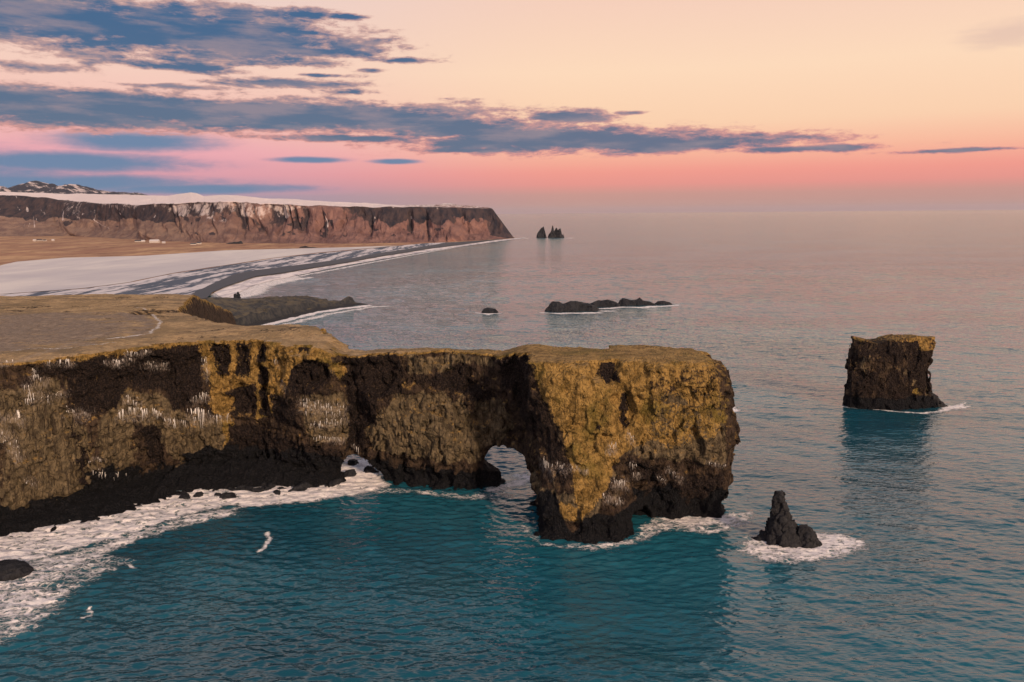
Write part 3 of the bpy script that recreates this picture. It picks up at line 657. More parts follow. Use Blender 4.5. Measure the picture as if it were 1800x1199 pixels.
# skerries beyond the arch
def far_rock(name, pts_base, top_px, yv, label, cat, vox=1.6, amp=2.2, depth=14, seed=1., mat=None):
    """profile = list of (px, top_py) along the rock; base y pixel gives the distance"""
    xs = [AY(a, b, yv)[0] for a, b in top_px]; hs = [AY(a, b, yv)[2] for a, b in top_px]
    xl, xr = xs[0], xs[-1]; w = xr-xl
    base = [(xl, yv+depth*.4)]+[(xl+w*t, yv+random.uniform(-1.5, 1.5)) for t in (.1, .3, .5, .7, .9)]+[(xr, yv+depth*.4)]+[(xl+w*t, yv+depth+random.uniform(-2, 2)) for t in (.85, .6, .35, .12)]
    H = max(hs); cxm = (xl+xr)/2
    def inner(q, t): return [(cxm+(a-cxm)*(1-t*.12), yv+depth*.45+(b-yv-depth*.45)*(1-t*.7)) for a, b in q]
    lv = [(-3, base), (0, base), (H+.5, inner(base, 1))]
    V_, F_ = rock_body(lv, vox, amp=amp, seed=seed, ztop=lambda x: np.interp(x, xs, hs))
    o = link(name, mesh_np(name, V_, F_), mat or MAT_FARROCK); tag(o, label, cat); return o
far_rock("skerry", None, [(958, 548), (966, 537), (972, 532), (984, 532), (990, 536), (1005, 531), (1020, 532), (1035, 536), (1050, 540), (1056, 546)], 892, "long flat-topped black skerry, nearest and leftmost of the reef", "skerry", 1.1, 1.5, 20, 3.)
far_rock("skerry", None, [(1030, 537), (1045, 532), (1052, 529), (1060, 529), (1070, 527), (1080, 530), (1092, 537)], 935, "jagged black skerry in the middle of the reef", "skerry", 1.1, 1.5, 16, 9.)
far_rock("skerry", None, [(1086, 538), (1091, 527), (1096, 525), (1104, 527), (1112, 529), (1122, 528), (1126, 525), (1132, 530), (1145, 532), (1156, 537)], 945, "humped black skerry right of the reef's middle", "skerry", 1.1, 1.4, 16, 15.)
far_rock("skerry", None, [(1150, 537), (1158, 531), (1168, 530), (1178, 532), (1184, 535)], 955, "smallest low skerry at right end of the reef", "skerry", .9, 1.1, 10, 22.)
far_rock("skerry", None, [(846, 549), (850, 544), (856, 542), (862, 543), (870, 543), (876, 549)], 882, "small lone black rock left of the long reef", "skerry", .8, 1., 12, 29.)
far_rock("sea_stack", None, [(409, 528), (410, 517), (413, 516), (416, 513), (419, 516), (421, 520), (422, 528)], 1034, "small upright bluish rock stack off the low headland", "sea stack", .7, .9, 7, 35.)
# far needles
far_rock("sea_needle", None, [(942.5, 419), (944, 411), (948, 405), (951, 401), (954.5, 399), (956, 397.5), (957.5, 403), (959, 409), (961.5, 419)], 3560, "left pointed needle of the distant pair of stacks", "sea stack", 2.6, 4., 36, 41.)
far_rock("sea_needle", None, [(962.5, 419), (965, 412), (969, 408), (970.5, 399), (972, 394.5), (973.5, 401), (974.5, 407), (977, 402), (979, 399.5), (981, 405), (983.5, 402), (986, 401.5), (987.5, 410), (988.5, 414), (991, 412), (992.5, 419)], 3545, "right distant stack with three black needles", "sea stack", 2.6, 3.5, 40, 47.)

# ------------------------------------------------------------------ low cape behind the plateau
cape_front = [P(*q)[:2] for q in ((641, 535), (622, 537), (600, 541), (560, 546), (530, 553), (505, 560), (470, 568), (440, 576))]
cape_back = [(-300, 760), (-380, 760), (-420, 800), (-430, 880), (-400, 930), (-350, 960), (-290, 975), (-240, 990), (-205, 1000)]
CAPE = [tuple(q) for q in cape_front]+cape_back
gx2 = np.arange(-470, -165, 1.6); gy2 = np.arange(700, 1030, 1.8); CX, CY = np.meshgrid(gx2, gy2, indexing='ij')
cd = poly_sd(CX+4*fbm(CX/30, CY/30, 2., 3), CY+4*fbm(CX/30, CY/30, 6., 3), CAPE)
ch = np.interp(CX, [-420, -380, -330, -290, -262, -235, -222, -214, -205, -196, -186], [9, 9, 11, 14, 14, 10, 6, 5, 12, 11, 2])*(1+.12*fbm(CX/14, CY/14, 3., 4))
wall = sstep(0, -9, cd+5*(1-2*np.abs(fbm(CX/9, CY/9, 9., 3))))
CZ = -2+(ch+2)*wall*(.8+.2*sstep(0, -40, cd))+(2.2*fbm(CX/9, CY/9, 4., 4)+1.6*facets(CX, CY, CY*0, 9.))*wall
CZ = np.maximum(CZ, np.where(cd < 4, 1.1-.25*(cd+2), -3))
na, nb = CX.shape; ii = (np.arange(na-1)[:, None]*nb+np.arange(nb-1)[None]).ravel(); CF = np.stack([ii, ii+nb, ii+nb+1, ii+1], 1); CF = CF[(cd.ravel()[CF] < 10).any(1)]
me = mesh_np("cape", np.stack([CX, CY, CZ], -1).reshape(-1, 3), CF)
m, k = new_mat("cape_turf_and_rock"); p = k.pos
ns = k.add('ShaderNodeSeparateXYZ'); k.l.new(k.add('ShaderNodeNewGeometry').outputs['Normal'], ns.inputs[0]); zs_ = k.add('ShaderNodeSeparateXYZ'); k.l.new(p, zs_.inputs[0])
n1 = k.noise(p, .08, 6, .65); n2 = k.noise(k.map(p, (1, 1, .3)), .3, 6, .7)
c = k.mix(k.ss(n2, .35, .68), (.010, .014, .024), (.050, .050, .052))
c = k.mix(k.math('MULTIPLY', k.ss(ns.outputs[2], .80, .95), k.ss(n1, .42, .58, 0, .8)), c, (.11, .09, .06))
c = k.mix(k.ss(k.math('ADD', zs_.outputs[2], k.math('MULTIPLY', n1, 3)), 5, 3.), c, (.010, .012, .02))
k.put(k.bsdf.inputs['Base Color'], c); k.bsdf.inputs['Roughness'].default_value = .95; k.put(k.bsdf.inputs['Normal'], bump(k, n2, 2.5, .8))
tag(link("cape", me, m), kind='structure')

# ------------------------------------------------------------------ lowland sheets: fields, lagoon, beach
def sheet(name, pxpoly, z, mat, n_edge=0.6, sub=24):
    """flat polygon outlined with a slightly irregular edge"""
    pts = [P(a, b, z)[:2] if not isinstance(a, tuple) else a for a, b in pxpoly]; out = []
    for i in range(len(pts)):
        a, b = np.array(pts[i]), np.array(pts[(i+1) % len(pts)]); L = np.linalg.norm(b-a); n = max(1, int(L/sub))
        nrm = np.array([-(b-a)[1], (b-a)[0]])/max(L, 1e-6)
        for j in range(n):
            q = a+(b-a)*j/n; w = n_edge*sub*.35*float(fbm(np.array([q[0]/60]), np.array([q[1]/60]), 1., 3)[0]); q = q+nrm*w; out.append((q[0], q[1], z))
    import bmesh
    bm = bmesh.new(); vs = [bm.verts.new(q) for q in out]; es = [bm.edges.new((vs[i], vs[(i+1) % len(vs)])) for i in range(len(vs))]
    bmesh.ops.triangle_fill(bm, use_beauty=True, edges=es, normal=(0, 0, 1))
    me = bpy.data.meshes.new(name); bm.to_mesh(me); bm.free(); o = link(name, me, mat); return tag(o, kind='structure')
coast = [(340, 545), (374, 514), (400, 502), (425, 494), (450, 486), (500, 479), (560, 469), (617, 460), (665, 451), (717, 443), (760, 436), (810, 430), (860, 423), (900, 419)]
m, k = new_mat("field_grass"); p = k.pos
s1 = k.noise(k.map(p, (.6, .18, 1), rot=(0, 0, .5)), .012, 6, .6, .5); s2 = k.noise(k.map(p, (1, .3, 1), rot=(0, 0, -.3)), .03, 6, .65); s3 = k.noise(p, .004, 4, .5)
c = k.mix(k.ss(s1, .38, .62), (.33, .19, .13), (.52, .33, .20)); c = k.mix(k.ss(s2, .50, .62, 0, .7), c, (.17, .09, .065)); c = k.mix(k.ss(s3, .45, .6, 0, .5), c, (.30, .15, .11))
k.put(k.bsdf.inputs['Base Color'], c); k.bsdf.inputs['Roughness'].default_value = 1; k.bsdf.inputs['Specular IOR Level'].default_value = .1; MAT_FIELD = m
m, k = new_mat("lagoon_ice"); p = k.pos
n = k.noise(k.map(p, (1, .25, 1), rot=(0, 0, 1.2)), .01, 6, .6, .6); c = k.mix(k.ss(n, .35, .65), (.56, .52, .55), (.70, .65, .64)); c = k.mix(k.ss(k.noise(p, .0022, 4, .5), .48, .62, 0, .5), c, (.42, .40, .46))
k.put(k.bsdf.inputs['Base Color'], c); k.bsdf.inputs['Roughness'].default_value = .55; MAT_ICE = m
m, k = new_mat("black_sand"); p = k.pos
n = k.noise(p, .05, 5, .6); k.put(k.bsdf.inputs['Base Color'], k.mix(n, (.004, .010, .024), (.012, .022, .042))); k.bsdf.inputs['Roughness'].default_value = .6; MAT_SAND = m
m, k = new_mat("streaked_snow_sand"); p = k.pos
st_ = k.map(p, (1, .11, 1), rot=(0, 0, R(24)))
n = k.noise(st_, .035, 6, .62, .4); n2 = k.noise(k.map(p, (1, .2, 1), rot=(0, 0, R(30))), .12, 5, .6)
v = k.math('ADD', n, k.math('MULTIPLY', k.math('SUBTRACT', n2, .5), .5))
c = k.mix(k.ss(v, .46, .56), (.045, .07, .12), (.62, .58, .62)); k.put(k.bsdf.inputs['Base Color'], c); k.bsdf.inputs['Roughness'].default_value = .8; MAT_STREAK = m
land = coast+[(905, 417.5), (880, 408), (500, 405), (-600, 405), (-1400, 440), (-2200, 700), (-600, 640), (100, 640)]
sheet("fields", land, 1.2, MAT_FIELD, .3, 40)
sheet("lagoon", [(-700, 620), (-300, 500), (0, 467), (28, 460), (113, 453), (255, 449.5), (397, 440), (500, 437.5), (617, 434.5), (700, 431.5), (640, 437), (560, 444), (482, 453), (369, 470), (298, 481), (227, 496), (142, 507), (0, 517), (-300, 560), (-500, 700)], 1.9, MAT_ICE, .5)
sheet("beach", [(-500, 705), (-300, 561), (0, 517.5), (142, 508), (227, 497), (298, 482), (369, 471), (482, 454), (560, 445), (640, 438), (700, 432), (750, 427.5), (840, 424), (810, 429), (760, 435), (717, 441), (617, 457), (500, 474), (450, 480), (411, 490), (360, 512), (300, 545), (100, 600)], 1.6, MAT_STREAK, .3)
sheet("sand", [(300, 545), (346, 511), (378, 497), (411, 482), (450, 474.5), (500, 469), (560, 461), (617, 454), (665, 445), (717, 437.5), (783, 427), (863, 421.5), (898, 418)]+coast[::-1][1:]+[(330, 560)], 2.3, MAT_SAND, .35)

m, k = new_mat("surf_foam"); p = k.pos; n = k.noise(k.map(p, (1, .3, 1), rot=(0, 0, R(20))), .05, 6, .65); k.put(k.bsdf.inputs['Base Color'], k.mix(k.ss(n, .40, .58), (.45, .42, .48), (.85, .78, .79))); k.bsdf.inputs['Roughness'].default_value = .8
cst = [(374, 515)]+coast[2:]
sheet("surf", cst+[(925, 418.3), (900, 421), (862, 426), (812, 433), (765, 440), (717, 447.5), (640, 461), (580, 472), (520, 484), (500, 489), (470, 495), (440, 503), (425, 512), (395, 524)], .55, m, .8, 14)
# ------------------------------------------------------------------ far massif, snow plateau and mountains
FP = [-500, 0, 60, 130, 200, 300, 400, 500, 600, 700, 800, 850, 880, 903]
FOOT = [412, 406, 410, 415, 419, 424, 427, 428, 428, 427, 424, 421.5, 420, 418.2]
RIMP = [-500, 0, 40, 100, 160, 210, 260, 310, 360, 430, 520, 600, 700, 800, 864, 868, 874, 882, 892, 903]
RIM = [348, 343.5, 344, 351, 357, 360, 361, 358, 355, 357, 361, 363.5, 364.5, 365.5, 367, 370, 379, 392, 408, 418]
SILP = [-500, 0, 100, 200, 300, 320, 340, 350, 362, 400, 430, 480, 520, 600, 700, 780, 862, 866, 903]
SIL = [338, 338, 340, 341.5, 344, 341, 338.5, 340, 345, 343, 345, 349, 350, 356, 361, 361, 366, 367, 418]
nc, n1_, n2_ = 1500, 150, 40
pxs = np.linspace(-420, 903.5, nc); foot = np.interp(pxs, FP, FOOT); rim = np.interp(pxs, RIMP, RIM)+2.2*fbm(pxs/22, pxs*0, 3., 4)*sstep(860, 700, pxs); sl = np.interp(pxs, SILP, SIL)
Vt = np.zeros((nc, n1_+n2_, 3), np.float32); fr = np.zeros((nc, n1_+n2_), np.float32)
for i in range(nc):
    b = P(pxs[i], foot[i], 1.5); Yf = min(b[1], 4600.)
    dep = 330. if pxs[i] > 250 else 330+ (250-min(pxs[i]+0, 250))*1.6
    dep = min(dep, 900.); taper = np.clip((903.5-pxs[i])/45, .02, 1)
    Yr = Yf+dep*taper; r_ = AY(pxs[i], rim[i], Yr)
    Ys = Yr+1500*taper; s_ = AY(pxs[i], sl[i], Ys)
    dirx = ray(pxs[i], 400)[0]/ray(pxs[i], 400)[1]
    t = np.linspace(0, 1, n1_); yy = Yf-25*taper+(Yr-Yf+25*taper)*t
    Vt[i, :n1_, 1] = yy; Vt[i, :n1_, 0] = yy*dirx
    zf = 0.62*np.clip(t/.72, 0, 1)**1.45; zc = .38*sstep(.70, 1., t)
    Vt[i, :n1_, 2] = -1.5+(r_[2]+1.5)*(zf+zc); fr[i, :n1_] = t
    t2 = np.linspace(0, 1, n2_+1)[1:]; y2 = Yr+(Ys-Yr)*t2; Vt[i, n1_:, 1] = y2; Vt[i, n1_:, 0] = y2*dirx
    Vt[i, n1_:, 2] = r_[2]+(s_[2]-r_[2])*t2**.8; fr[i, n1_:] = 1+t2
A = Vt[..., 0].copy(); B = Vt[..., 1].copy(); PXg = np.repeat(pxs[:, None], n1_+n2_, 1)
face = np.maximum(np.sin(np.clip(fr, 0, 1)*math.pi), 0)**.8
wp_ = PXg+22*fbm(PXg/45, fr*1.2, 4., 3)+10*fbm(PXg/12, fr*3, 41., 3)
g1_ = np.abs(vn(wp_/44, fr*.5, 2.)); g2_ = np.abs(vn(wp_/15+5, fr*1.3, 12.))
gul = 1-2.2*g1_-.6*g2_
rt_ = np.clip((PXg+50)/300, .35, 1)*sstep(905, 850, PXg)
Vt[..., 1] += face*(gul*(75+50*fr)+22*fbm(PXg/6, fr*5, 7., 4))*rt_
Vt[..., 2] += face*(8*fbm(PXg/5, fr*8, 3., 4)+14*fbm(PXg/40, fr*2, 9., 3))*rt_*(fr < 1)
Vt[..., 2] += (fr > 1.0)*np.clip((fr-1)*6, 0, 1)*np.clip((2-fr)*5, 0.35, 1)*(16*fbm(A/300, B/300, 1., 4)+6*fbm(A/70, B/70, 5., 3))*sstep(880, 840, PXg)
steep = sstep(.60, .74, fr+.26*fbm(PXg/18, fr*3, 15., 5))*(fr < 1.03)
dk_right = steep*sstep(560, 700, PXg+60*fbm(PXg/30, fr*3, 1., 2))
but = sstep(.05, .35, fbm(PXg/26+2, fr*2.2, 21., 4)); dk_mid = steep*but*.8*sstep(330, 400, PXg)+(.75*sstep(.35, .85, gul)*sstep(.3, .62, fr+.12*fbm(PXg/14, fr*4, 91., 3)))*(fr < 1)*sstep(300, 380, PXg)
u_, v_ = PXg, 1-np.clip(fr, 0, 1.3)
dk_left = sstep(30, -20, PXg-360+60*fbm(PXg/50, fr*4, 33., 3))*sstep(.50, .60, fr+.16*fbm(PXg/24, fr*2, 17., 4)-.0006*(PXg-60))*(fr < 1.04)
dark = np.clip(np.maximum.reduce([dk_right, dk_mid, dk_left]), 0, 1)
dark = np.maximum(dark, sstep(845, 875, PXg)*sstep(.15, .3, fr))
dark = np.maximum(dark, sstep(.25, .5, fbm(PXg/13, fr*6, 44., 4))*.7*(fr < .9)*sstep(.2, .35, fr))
snow = sstep(1.0, 1.05, fr+.05*fbm(PXg/20, fr*9, 3., 3))*np.clip(1.05-.55*sstep(560, 800, PXg), 0, 1)
ch_ = fbm(PXg/3.4+6*fbm(PXg/30, fr*5, 2., 2), fr*2.6, 51., 3)
snow = np.maximum(snow, sstep(.40, .56, ch_)*sstep(.28, .4, fr)*sstep(.86, .66, fr)*sstep(230, 150, PXg)*.9)
snow = np.maximum(snow, .56*sstep(.55, 1.0, fr+.5*fbm(PXg/20+fr*2.5, fr*5, 61., 6))*sstep(40, 160, PXg)*sstep(680, 480, PXg)*(fr < 1.05))
snow = np.maximum(snow, sstep(.50, .62, fbm(PXg/7, fr*4, 71., 3))*sstep(.5, .6, fr)*(fr < 1)*.7*sstep(860, 700, PXg))
na, nb = nc, n1_+n2_; ii = (np.arange(na-1)[:, None]*nb+np.arange(nb-1)[None]).ravel(); HF = np.stack([ii, ii+nb, ii+nb+1, ii+1], 1)
me = mesh_np("hills", Vt.reshape(-1, 3), HF)
snow = snow*sstep(872, 850, PXg)
for a, b in (('dark', dark), ('snow', snow), ('t', np.clip(fr, 0, 2)/2), ('east', sstep(250, 600, PXg))): setattr_f(me, a, b.ravel())
m, k = new_mat("hill_slopes"); p = k.pos
n1 = k.noise(p, .012, 6, .62); n2 = k.noise(k.map(p, (1, .4, .4)), .035, 6, .68); ea = k.attr('east')
base = k.mix(ea, k.mix(k.ss(n1, .36, .64), (.17, .112, .105), (.28, .19, .155)), k.mix(k.ss(n1, .36, .64), (.155, .086, .086), (.26, .150, .138)))
base = k.mix(k.ss(n2, .52, .70, 0, .7), base, (.11, .055, .050))
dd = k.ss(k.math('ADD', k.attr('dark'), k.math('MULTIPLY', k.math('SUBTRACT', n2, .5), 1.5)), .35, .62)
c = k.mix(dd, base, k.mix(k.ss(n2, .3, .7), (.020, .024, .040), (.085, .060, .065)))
sn = k.ss(k.math('ADD', k.attr('snow'), k.math('MULTIPLY', k.math('SUBTRACT', k.noise(k.map(p, (1, .5, .5)), .03, 8, .75), .5), 1.7)), .40, .66)
sn = k.math('MULTIPLY', sn, k.ss(k.attr('t'), .485, .51, .55, 1.))
c = k.mix(sn, c, (.82, .72, .74))
k.put(k.bsdf.inputs['Base Color'], c); k.bsdf.inputs['Roughness'].default_value = 1; k.bsdf.inputs['Specular IOR Level'].default_value = .1
k.put(k.bsdf.inputs['Normal'], bump(k, k.math('ADD', n1, n2), 26, .6)); tag(link("hills", me, m), kind='structure')

def range_mesh(name, prof, base_py, Yd, depth, rough, rows=60, snowline=.45, mt=None):
    p0, p1 = prof[0][0], prof[-1][0]; n = max(120, int((p1-p0)*2.2)); xs = np.linspace(p0, p1, n)
    tp = np.interp(xs, [a for a, b in prof], [b for a, b in prof])
    Vv = np.zeros((n, rows, 3), np.float32); el_ = np.zeros((n, rows))
    for i in range(n):
        T = AY(xs[i], tp[i], Yd); bz_ = AY(xs[i], base_py, Yd)[2]-120
        v_ = np.linspace(-1, 1, rows); hfac = (1-np.abs(v_))**1.0
        Vv[i, :, 1] = Yd+v_*depth; Vv[i, :, 0] = T[0]*(1+v_*depth/Yd*.0); Vv[i, :, 2] = bz_+(T[2]-bz_)*hfac; el_[i] = hfac
    X, Y_ = Vv[..., 0], Vv[..., 1]
    r_ = (1-2*np.abs(fbm(X/170, Y_/260, 3., 5)))*rough*1.3
    Vv[..., 1] += r_*3*(1-el_); Vv[..., 2] += r_*(1-el_**3)*1.0*el_
    na, nb = n, rows; ii = (np.arange(na-1)[:, None]*nb+np.arange(nb-1)[None]).ravel(); FF = np.stack([ii, ii+nb, ii+nb+1, ii+1], 1)
    me = mesh_np(name, Vv.reshape(-1, 3), FF); return tag(link(name, me, mt), kind='structure')
m, k = new_mat("alpine_rock_snow"); p = k.pos
ns = k.add('ShaderNodeSeparateXYZ'); k.l.new(k.add('ShaderNodeNewGeometry').outputs['Normal'], ns.inputs[0])
n1 = k.noise(p, .004, 7, .68); n2 = k.noise(k.map(p, (1, 1, .4)), .012, 6, .7)
sn = k.ss(k.math('ADD', k.math('ADD', k.math('MULTIPLY', n1, 1.4), k.math('MULTIPLY', n2, .8)), k.math('MULTIPLY', ns.outputs[2], .35)), 1.42, 1.56)
c = k.mix(sn, k.mix(n2, (.008, .016, .040), (.035, .040, .070)), (.60, .52, .55)); k.put(k.bsdf.inputs['Base Color'], c); k.bsdf.inputs['Roughness'].default_value = 1
k.put(k.bsdf.inputs['Normal'], bump(k, n2, 60, .7)); MAT_ALP = m
range_mesh("mountains", [(22, 342), (30, 331), (40, 326), (50, 322), (58, 321), (63, 317.5), (70, 321), (78, 325), (84, 325), (90, 322.5), (96, 328), (103, 330), (110, 329), (114, 326), (120, 329), (124, 323.5), (130, 324), (138, 328), (150, 333), (160, 336), (172, 334), (186, 339), (200, 342), (206, 339.5), (214, 337.5), (222, 338), (232, 342), (240, 344)], 345, 9200, 1100, 75, mt=MAT_ALP)
range_mesh("mountains", [(-120, 340), (-60, 326), (-30, 331), (-10, 327), (4, 327), (12, 331), (20, 336), (26, 342)], 345, 8600, 900, 60, mt=MAT_ALP)
m2, k = new_mat("far_snow_dome"); n1 = k.noise(k.pos, .006, 5, .6); k.put(k.bsdf.inputs['Base Color'], k.mix(k.ss(n1, .4, .6), (.40, .36, .42), (.62, .54, .56))); k.bsdf.inputs['Roughness'].default_value = 1
range_mesh("mountains", [(764, 364), (772, 359.5), (780, 357), (790, 356.5), (797, 358), (802, 359), (806, 362), (812, 366)], 368, 9800, 900, 20, mt=m2)

# ------------------------------------------------------------------ farms below the hills
def simple_mat(name, c, r=.7):
    m, k = new_mat(name); n = k.noise(k.pos, .6, 4, .6); k.put(k.bsdf.inputs['Base Color'], k.mix(n, tuple(v*.8 for v in c), tuple(min(1, v*1.15) for v in c))); k.bsdf.inputs['Roughness'].default_value = r; return m
M_WALL = simple_mat("white_wall", (.50, .46, .46)); M_ROOFD = simple_mat("dark_roof", (.05, .05, .07)); M_ROOFL = simple_mat("pale_roof", (.50, .48, .52)); M_WIN = simple_mat("window_glass", (.03, .04, .06), .15)
def house(px, py, L, Wd, H, roofmat, label, rz=0., cat="farm building"):
    a = P(px, py, 3.); e = bpy.data.objects.new("farmhouse", None); COL.objects.link(e); z0 = 3.
    e.location = (a[0], a[1], z0-2); e.rotation_euler = (0, 0, rz); tag(e, label, cat, "farm buildings below the hills")
    l, w = L/2, Wd/2; g = w*.8
    Vw = [(-l, -w, -4), (l, -w, -4), (l, w, -4), (-l, w, -4), (-l, -w, H), (l, -w, H), (l, w, H), (-l, w, H), (-l, 0, H+g), (l, 0, H+g)]
    me = bpy.data.meshes.new("wall"); me.from_pydata(Vw, [], [(0, 1, 5, 4), (2, 3, 7, 6), (1, 2, 6, 9, 5), (3, 0, 4, 8, 7)]); link("wall", me, M_WALL, e)
    o_, t_ = .6, .35
    Vr = [(-l-o_, -w-o_, H-o_*.8+.05), (l+o_, -w-o_, H-o_*.8+.05), (l+o_, 0, H+g+.08), (-l-o_, 0, H+g+.08), (l+o_, w+o_, H-o_*.8+.05), (-l-o_, w+o_, H-o_*.8+.05)]
    Vr += [(x, y, z+t_) for x, y, z in Vr]
    me = bpy.data.meshes.new("roof"); me.from_pydata(Vr, [], [(0, 1, 2, 3), (3, 2, 4, 5), (9, 8, 7, 6), (11, 10, 8, 9), (0, 6, 7, 1), (1, 7, 8, 2), (2, 8, 10, 4), (4, 10, 11, 5), (5, 11, 9, 3), (3, 9, 6, 0)]); link("roof", me, roofmat, e)
    for i in range(max(2, int(L/6))):
        x = -l+L*(i+.5)/max(2, int(L/6)); Vv = [(x-.6, -w-.05, 1), (x+.6, -w-.05, 1), (x+.6, -w-.05, 2.2), (x-.6, -w-.05, 2.2), (x-.6, -w+.1, 1), (x+.6, -w+.1, 1), (x+.6, -w+.1, 2.2), (x-.6, -w+.1, 2.2)]
        me = bpy.data.meshes.new("window"); me.from_pydata(Vv, [], [(0, 1, 2, 3), (1, 5, 6, 2), (4, 0, 3, 7), (3, 2, 6, 7), (0, 4, 5, 1)]); link("window", me, M_WIN, e)
house(61, 423.5, 12, 8, 6, M_ROOFL, "small white farmhouse, leftmost at the far fields")
house(70, 423, 22, 10, 4, M_ROOFD, "dark roofed barn right of the leftmost white farmhouse", .1)
house(79, 423.2, 14, 9, 4, M_ROOFD, "second small dark roofed shed of the left farm", -.1)
house(93.5, 423, 11, 8, 5, M_ROOFL, "small white house apart, right of the left farm's barns")
house(243, 424.5, 26, 10, 4, M_ROOFD, "low dark roofed barn left of the long white barn", .1)
house(252, 424.8, 14, 9, 5, M_ROOFL, "small pale shed between dark barn and long white barn")
house(272, 426, 38, 16, 7, M_ROOFL, "long white barn with pale roof, biggest farm building")
house(288, 427, 12, 8, 4, M_ROOFL, "small white shed right of the long white barn")
house(340, 429.5, 20, 9, 4, M_ROOFD, "dark low shed standing alone right of the farms", .05)
house(350, 428.5, 16, 9, 5, M_ROOFD, "small dark barn nearest the wedge shaped outcrop", -.1)
far_rock("outcrop", None, [(392, 430), (400, 427.5), (408, 426), (416, 425.5), (421, 423), (424, 423), (426, 430)], 3090, "dark wedge shaped outcrop at foot of the brown hills", "outcrop", 2.2, 2., 30, 53.)
far_rock("outcrop", None, [(522, 437), (528, 433.5), (534, 432.5), (542, 434.5), (560, 436), (575, 437)], 2660, "low dark bank at far edge of the white lagoon", "outcrop", 2.2, 2., 26, 57.)

# ------------------------------------------------------------------ the sea
def tile(n, size, lmin, lmax, wind, spread, seed):
    rg = np.random.default_rng(seed); kx = np.fft.fftfreq(n, size/n)*2*np.pi; KX, KY = np.meshgrid(kx, kx, indexing='ij'); K = np.hypot(KX, KY); K[0, 0] = 1
    lam = 2*np.pi/K; band = sstep(lmin*.7, lmin*1.2, lam)*sstep(lmax*1.4, lmax*.8, lam)
    c = np.abs((KX*math.cos(wind)+KY*math.sin(wind))/K)**spread
    S = band*c*K**-2.0; hq = (rg.normal(size=(n, n))+1j*rg.normal(size=(n, n)))*S; hf = np.fft.ifft2(hq).real; return (hf/hf.std()).astype(np.float32)
def samp(T, size, x, y, rot=0.):
    n = T.shape[0]; c, s = math.cos(rot), math.sin(rot); u = (x*c+y*s)/size*n; v = (-x*s+y*c)/size*n
    ui = np.floor(u).astype(np.int64); vi = np.floor(v).astype(np.int64); fu = (u-ui).astype(np.float32); fv = (v-vi).astype(np.float32)
    a, b, c_, d = T[ui % n, vi % n], T[(ui+1) % n, vi % n], T[ui % n, (vi+1) % n], T[(ui+1) % n, (vi+1) % n]
    return (a*(1-fu)+b*fu)*(1-fv)+(c_*(1-fu)+d*fu)*fv
WIND = R(62)
na, nr = 1300, 900
ang = np.linspace(R(-52), R(52), na); dg = np.concatenate([np.arange(57.99, 34, -.16), np.arange(34, 19, -.042), np.arange(19, 10, -.034), np.arange(10, 5, -.025), np.arange(5, 1.5, -.018), np.arange(1.5, .07, -.03), [.0712]])
rr = CH/np.tan(np.radians(dg)); nr = len(rr)
AN, RR = np.meshgrid(ang, rr, indexing='ij'); SX = RR*np.sin(AN); SY = RR*np.cos(AN); spc = np.gradient(rr)[None, :]*np.ones((na, 1))
TA = tile(512, 331., 12, 45, WIND, 3, 1); TB = tile(1024, 173., 3., 8, WIND+.22, 4., 2); TC = tile(512, 67., 1.3, 3.2, WIND-.25, 2.5, 3)
f_edge = sstep(R(52), R(49), np.abs(AN))*sstep(70, 85, RR)
wa = .19*sstep(14, 5, spc); wb = .115*sstep(3.6, 1.4, spc); wc = .045*sstep(1.5, .6, spc)
patch = np.clip(.85+1.1*fbm(SX/120, SY/200, 4., 4), .25, 1.7)
SZ = (wa*samp(TA, 331., SX, SY)+patch*(wb*(samp(TB, 173., SX, SY)+.8*samp(TB, 131., SX, SY, .5))+wc*samp(TC, 89., SX, SY)))*f_edge
SV = np.stack([SX, SY, SZ], -1).reshape(-1, 3); ii = (np.arange(na-1)[:, None]*nr+np.arange(nr-1)[None]).ravel(); SF = np.stack([ii+nr, ii, ii+1, ii+nr+1], 1)
# foam
def zp(pts): return [tuple(P(a, b)[:2]) for a, b in pts]
near = (RR.ravel() < 5200)
fx_, fy_ = SV[near, 0].astype(float), SV[near, 1].astype(float)
wx = fx_+3*fbm(fx_/14, fy_/14, 5., 3); wy = fy_+3*fbm(fx_/14, fy_/14, 15., 3)
foam = np.zeros(near.sum())
def fpoly(pts, amt, soft):
    global foam
    q = zp(pts); a = np.array(q); b = (fx_ > a[:, 0].min()-3*soft-5) & (fx_ < a[:, 0].max()+3*soft+5) & (fy_ > a[:, 1].min()-3*soft-5) & (fy_ < a[:, 1].max()+3*soft+5)
    foam[b] = np.maximum(foam[b], amt*sstep(soft, -soft, poly_sd(wx[b], wy[b], q)))
def fline(pts, amt, wd):
    global foam
    q = zp(pts); a = np.array(q); b = (fx_ > a[:, 0].min()-3*wd) & (fx_ < a[:, 0].max()+3*wd) & (fy_ > a[:, 1].min()-3*wd) & (fy_ < a[:, 1].max()+3*wd)
    foam[b] = np.maximum(foam[b], amt*np.exp(-(line_d(wx[b], wy[b], q)/wd)**2))
fpoly([(-200, 970), (0, 930), (90, 922), (170, 905), (215, 885), (280, 868), (340, 862), (380, 862), (430, 855), (430, 884), (330, 905), (240, 935), (150, 960), (60, 985), (0, 1000), (-200, 1060)], .65, 3.)
fpoly([(400, 858), (500, 848), (570, 838), (600, 815), (640, 805), (690, 850), (640, 868), (560, 880), (470, 888), (420, 892)], .74, 3.)
fpoly([(-250, 1180), (-200, 1060), (0, 985), (100, 975), (200, 945), (330, 905), (430, 885), (420, 905), (330, 925), (230, 955), (170, 985), (120, 1020), (90, 1060), (30, 1100), (0, 1130)], .52, 4.)
